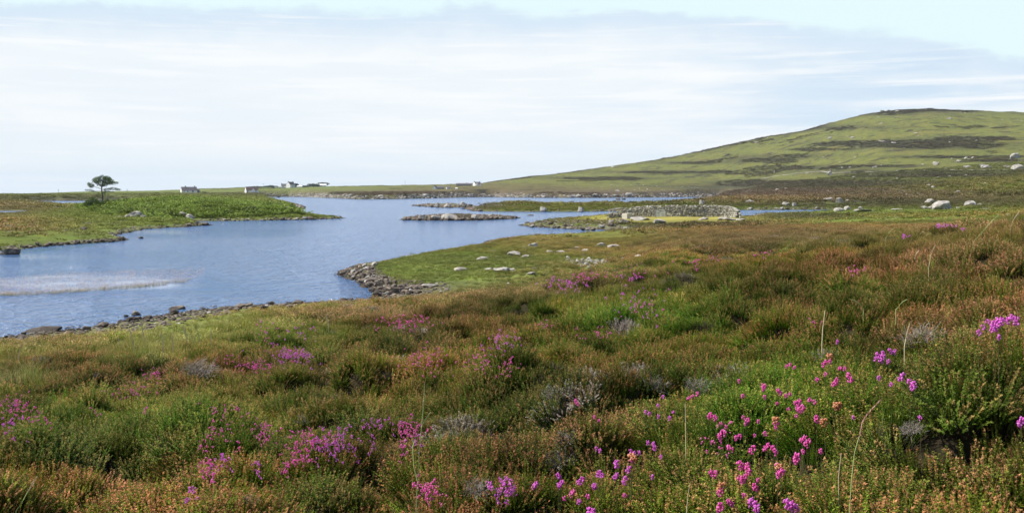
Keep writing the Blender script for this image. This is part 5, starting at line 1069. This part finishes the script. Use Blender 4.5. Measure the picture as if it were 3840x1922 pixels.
stalk([(3145-2*0,1790),(3150,1740),(3155,1700)], 'short brown stem between bells at the lower right', 1.5, mat=M_straw)
stalk([(2572,1600),(2571,1560),(2570,1515)], 'thin upright straw stem left of the lower right bells', 1.6, [(2571,1560),(2570,1512)], 4, M_straw)
stalk([(2575,1920),(2580,1860),(2588,1812)], 'brown upright seed stem at the bottom right of centre', 1.8, [(2578,1870),(2588,1810)], 6, M_straw)
#@@END@@

# ------------------------------------------------------------------ summer haze
mb = MB(); mb.box(-9000, 9000, -2000, 13500, -16, 230); hz = mb.obj('haze', None); tag(hz, 'thin summer haze over the moor', 'haze', kind='stuff')
hm = bpy.data.materials.new('haze'); hm.use_nodes = True; t = NT(hm.node_tree); t.n.clear(); out = t.node('ShaderNodeOutputMaterial'); pv = t.node('ShaderNodeVolumePrincipled')
pv.inputs['Color'].default_value = (.75, .86, 1., 1); pv.inputs['Density'].default_value = .000042; t.l.new(pv.outputs[0], out.inputs['Volume']); hz.data.materials.append(hm)
S.cycles.volume_bounces = 0

# ------------------------------------------------------------------ sky and sun
SUN_EL, SUN_AZ = math.radians(50), math.radians(-84)      # azimuth from the view direction (+Y), negative = left
W = bpy.data.worlds.new('World'); S.world = W; W.use_nodes = True
t = NT(W.node_tree); t.n.clear()
wo = t.node('ShaderNodeOutputWorld'); bg = t.node('ShaderNodeBackground'); t.l.new(bg.outputs[0], wo.inputs[0])
sky = t.node('ShaderNodeTexSky', sky_type='NISHITA', sun_disc=False, sun_elevation=SUN_EL, sun_rotation=SUN_AZ, air_density=1., dust_density=.6, ozone_density=1.2)
sky.altitude = 10
tc = t.node('ShaderNodeTexCoord').outputs['Generated']
X, Y, Z = t.sep(tc)
hl = t.m('SQRT', t.m('ADD', t.m('MULTIPLY', X, X), t.m('MULTIPLY', Y, Y)))
e = t.m('DIVIDE', Z, t.m('MAXIMUM', hl, .001)); azn = t.m('ARCTAN2', X, Y)
cv = t.node('ShaderNodeCombineXYZ'); t.set(cv, 0, t.m('MULTIPLY', azn, 4.)); t.set(cv, 1, t.m('MULTIPLY', e, 30.))
na_ = t.noise(cv.outputs[0], 1.1, 6, .55)
cv2 = t.node('ShaderNodeCombineXYZ'); t.set(cv2, 0, t.m('MULTIPLY', azn, 9.)); t.set(cv2, 1, t.m('MULTIPLY', e, 16.)); t.set(cv2, 2, 3.)
nb = t.noise(cv2.outputs[0], 1., 7, .6)
cv3 = t.node('ShaderNodeCombineXYZ'); t.set(cv3, 0, t.m('MULTIPLY', azn, 3.)); t.set(cv3, 1, t.m('MULTIPLY', e, 80.)); t.set(cv3, 2, 7.)
nc = t.noise(cv3.outputs[0], 1., 5, .6)
# upper rim of the cloud deck, falling to the right
edge = t.m('SUBTRACT', t.m('ADD', .185, t.m('MULTIPLY', t.m('MINIMUM', azn, 0.), .021)), t.m('MULTIPLY', t.m('POWER', t.m('MINIMUM', t.m('MAXIMUM', azn, 0.), .8), 1.77), .235))
edge = t.m('ADD', edge, t.m('MULTIPLY', t.m('SUBTRACT', nb, .5), .045))
cv4 = t.node('ShaderNodeCombineXYZ'); t.set(cv4, 0, t.m('MULTIPLY', azn, 26.)); t.set(cv4, 1, t.m('MULTIPLY', e, 60.)); t.set(cv4, 2, 11.)
nd_ = t.noise(cv4.outputs[0], 1., 8, .65)
edge = t.m('ADD', edge, t.m('MULTIPLY', t.m('SUBTRACT', nd_, .5), .016))
below = t.m('SUBTRACT', edge, e)                       # >0 inside the deck
deck = t.ramp(below, -.002, .009)
rim = t.m('MULTIPLY', t.ramp(below, .06, .0), 1.)       # shaded rim band
right = t.ramp(azn, -.02, .42)
blue = t.m('MAXIMUM', t.m('MULTIPLY', rim, .85), t.m('MULTIPLY', t.m('MULTIPLY_ADD', right, .68, .27), t.ramp(na_, .32, .62)))
blue = t.m('MAXIMUM', blue, t.m('MULTIPLY', t.ramp(nc, .52, .75), t.m('MULTIPLY_ADD', right, .3, .22)))
blue = t.m('MULTIPLY', blue, 1., clamp=True)
low = t.ramp(e, .06, .0)
cl = t.mix(blue, (.665, .685, .69), (.43, .535, .64))
cl = t.mix(t.m('MULTIPLY', low, .6), cl, (.60, .67, .695))
cv5 = t.node('ShaderNodeCombineXYZ'); t.set(cv5, 0, t.m('MULTIPLY', azn, 5.)); t.set(cv5, 1, t.m('MULTIPLY', e, 120.)); t.set(cv5, 2, 17.)
cl = t.mix(t.m('MULTIPLY', t.ramp(t.noise(cv5.outputs[0], 1., 7, .65), .50, .68), .5), cl, (.70, .71, .71))
# white streaks on the right
st = t.m('MULTIPLY', t.m('MULTIPLY', t.ramp(azn, .28, .42), t.m('MAXIMUM', t.ramp(t.m('ABSOLUTE', t.m('SUBTRACT', e, .0965)), .010, .003), t.ramp(t.m('ABSOLUTE', t.m('SUBTRACT', e, .083)), .005, .001))), t.ramp(nc, .42, .56))
cl = t.mix(t.m('MULTIPLY', st, .85), cl, (.70, .705, .71))
skc = t.mix(1., sky.outputs[0], (.105, .105, .105), 'MULTIPLY')
veil = t.mix(t.m('MULTIPLY', t.ramp(e, .26, .185), .92), skc, (.57, .69, .695))   # thin bright veil just above the deck
patch = t.m('MULTIPLY', t.ramp(t.noise(tc, 2.3, 6, .6), .54, .68), .55)
veil = t.mix(t.m('MULTIPLY', patch, t.ramp(e, .2, .5)), veil, (.62, .66, .70))
fin = t.mix(deck, veil, cl)
t.set(bg, 'Color', fin); bg.inputs[1].default_value = 1.

sun = bpy.data.lights.new('sun', 'SUN'); sun.energy = 4.8; sun.angle = math.radians(.6); sun.color = (1., .95, .87)
so = link(bpy.data.objects.new('sun', sun))
d = Vector((math.sin(SUN_AZ) * math.cos(SUN_EL), math.cos(SUN_AZ) * math.cos(SUN_EL), math.sin(SUN_EL)))
so.rotation_euler = d.to_track_quat('Z', 'Y').to_euler()

# ------------------------------------------------------------------ camera
cam = bpy.data.cameras.new('camera'); co = link(bpy.data.objects.new('camera', cam)); S.camera = co
co.location = (0, 0, EYE); co.rotation_euler = (math.pi / 2, 0, 0)
cam.sensor_width = 36; cam.lens = F / 3840 * 36; cam.shift_y = -(961 - HR) / 3840; cam.clip_end = 30000; cam.clip_start = .05
S.view_settings.view_transform = 'Standard'; S.view_settings.look = 'None'; S.view_settings.gamma = 1
S.view_settings.exposure = .56
S.cycles.max_bounces = 6; S.cycles.transparent_max_bounces = 4
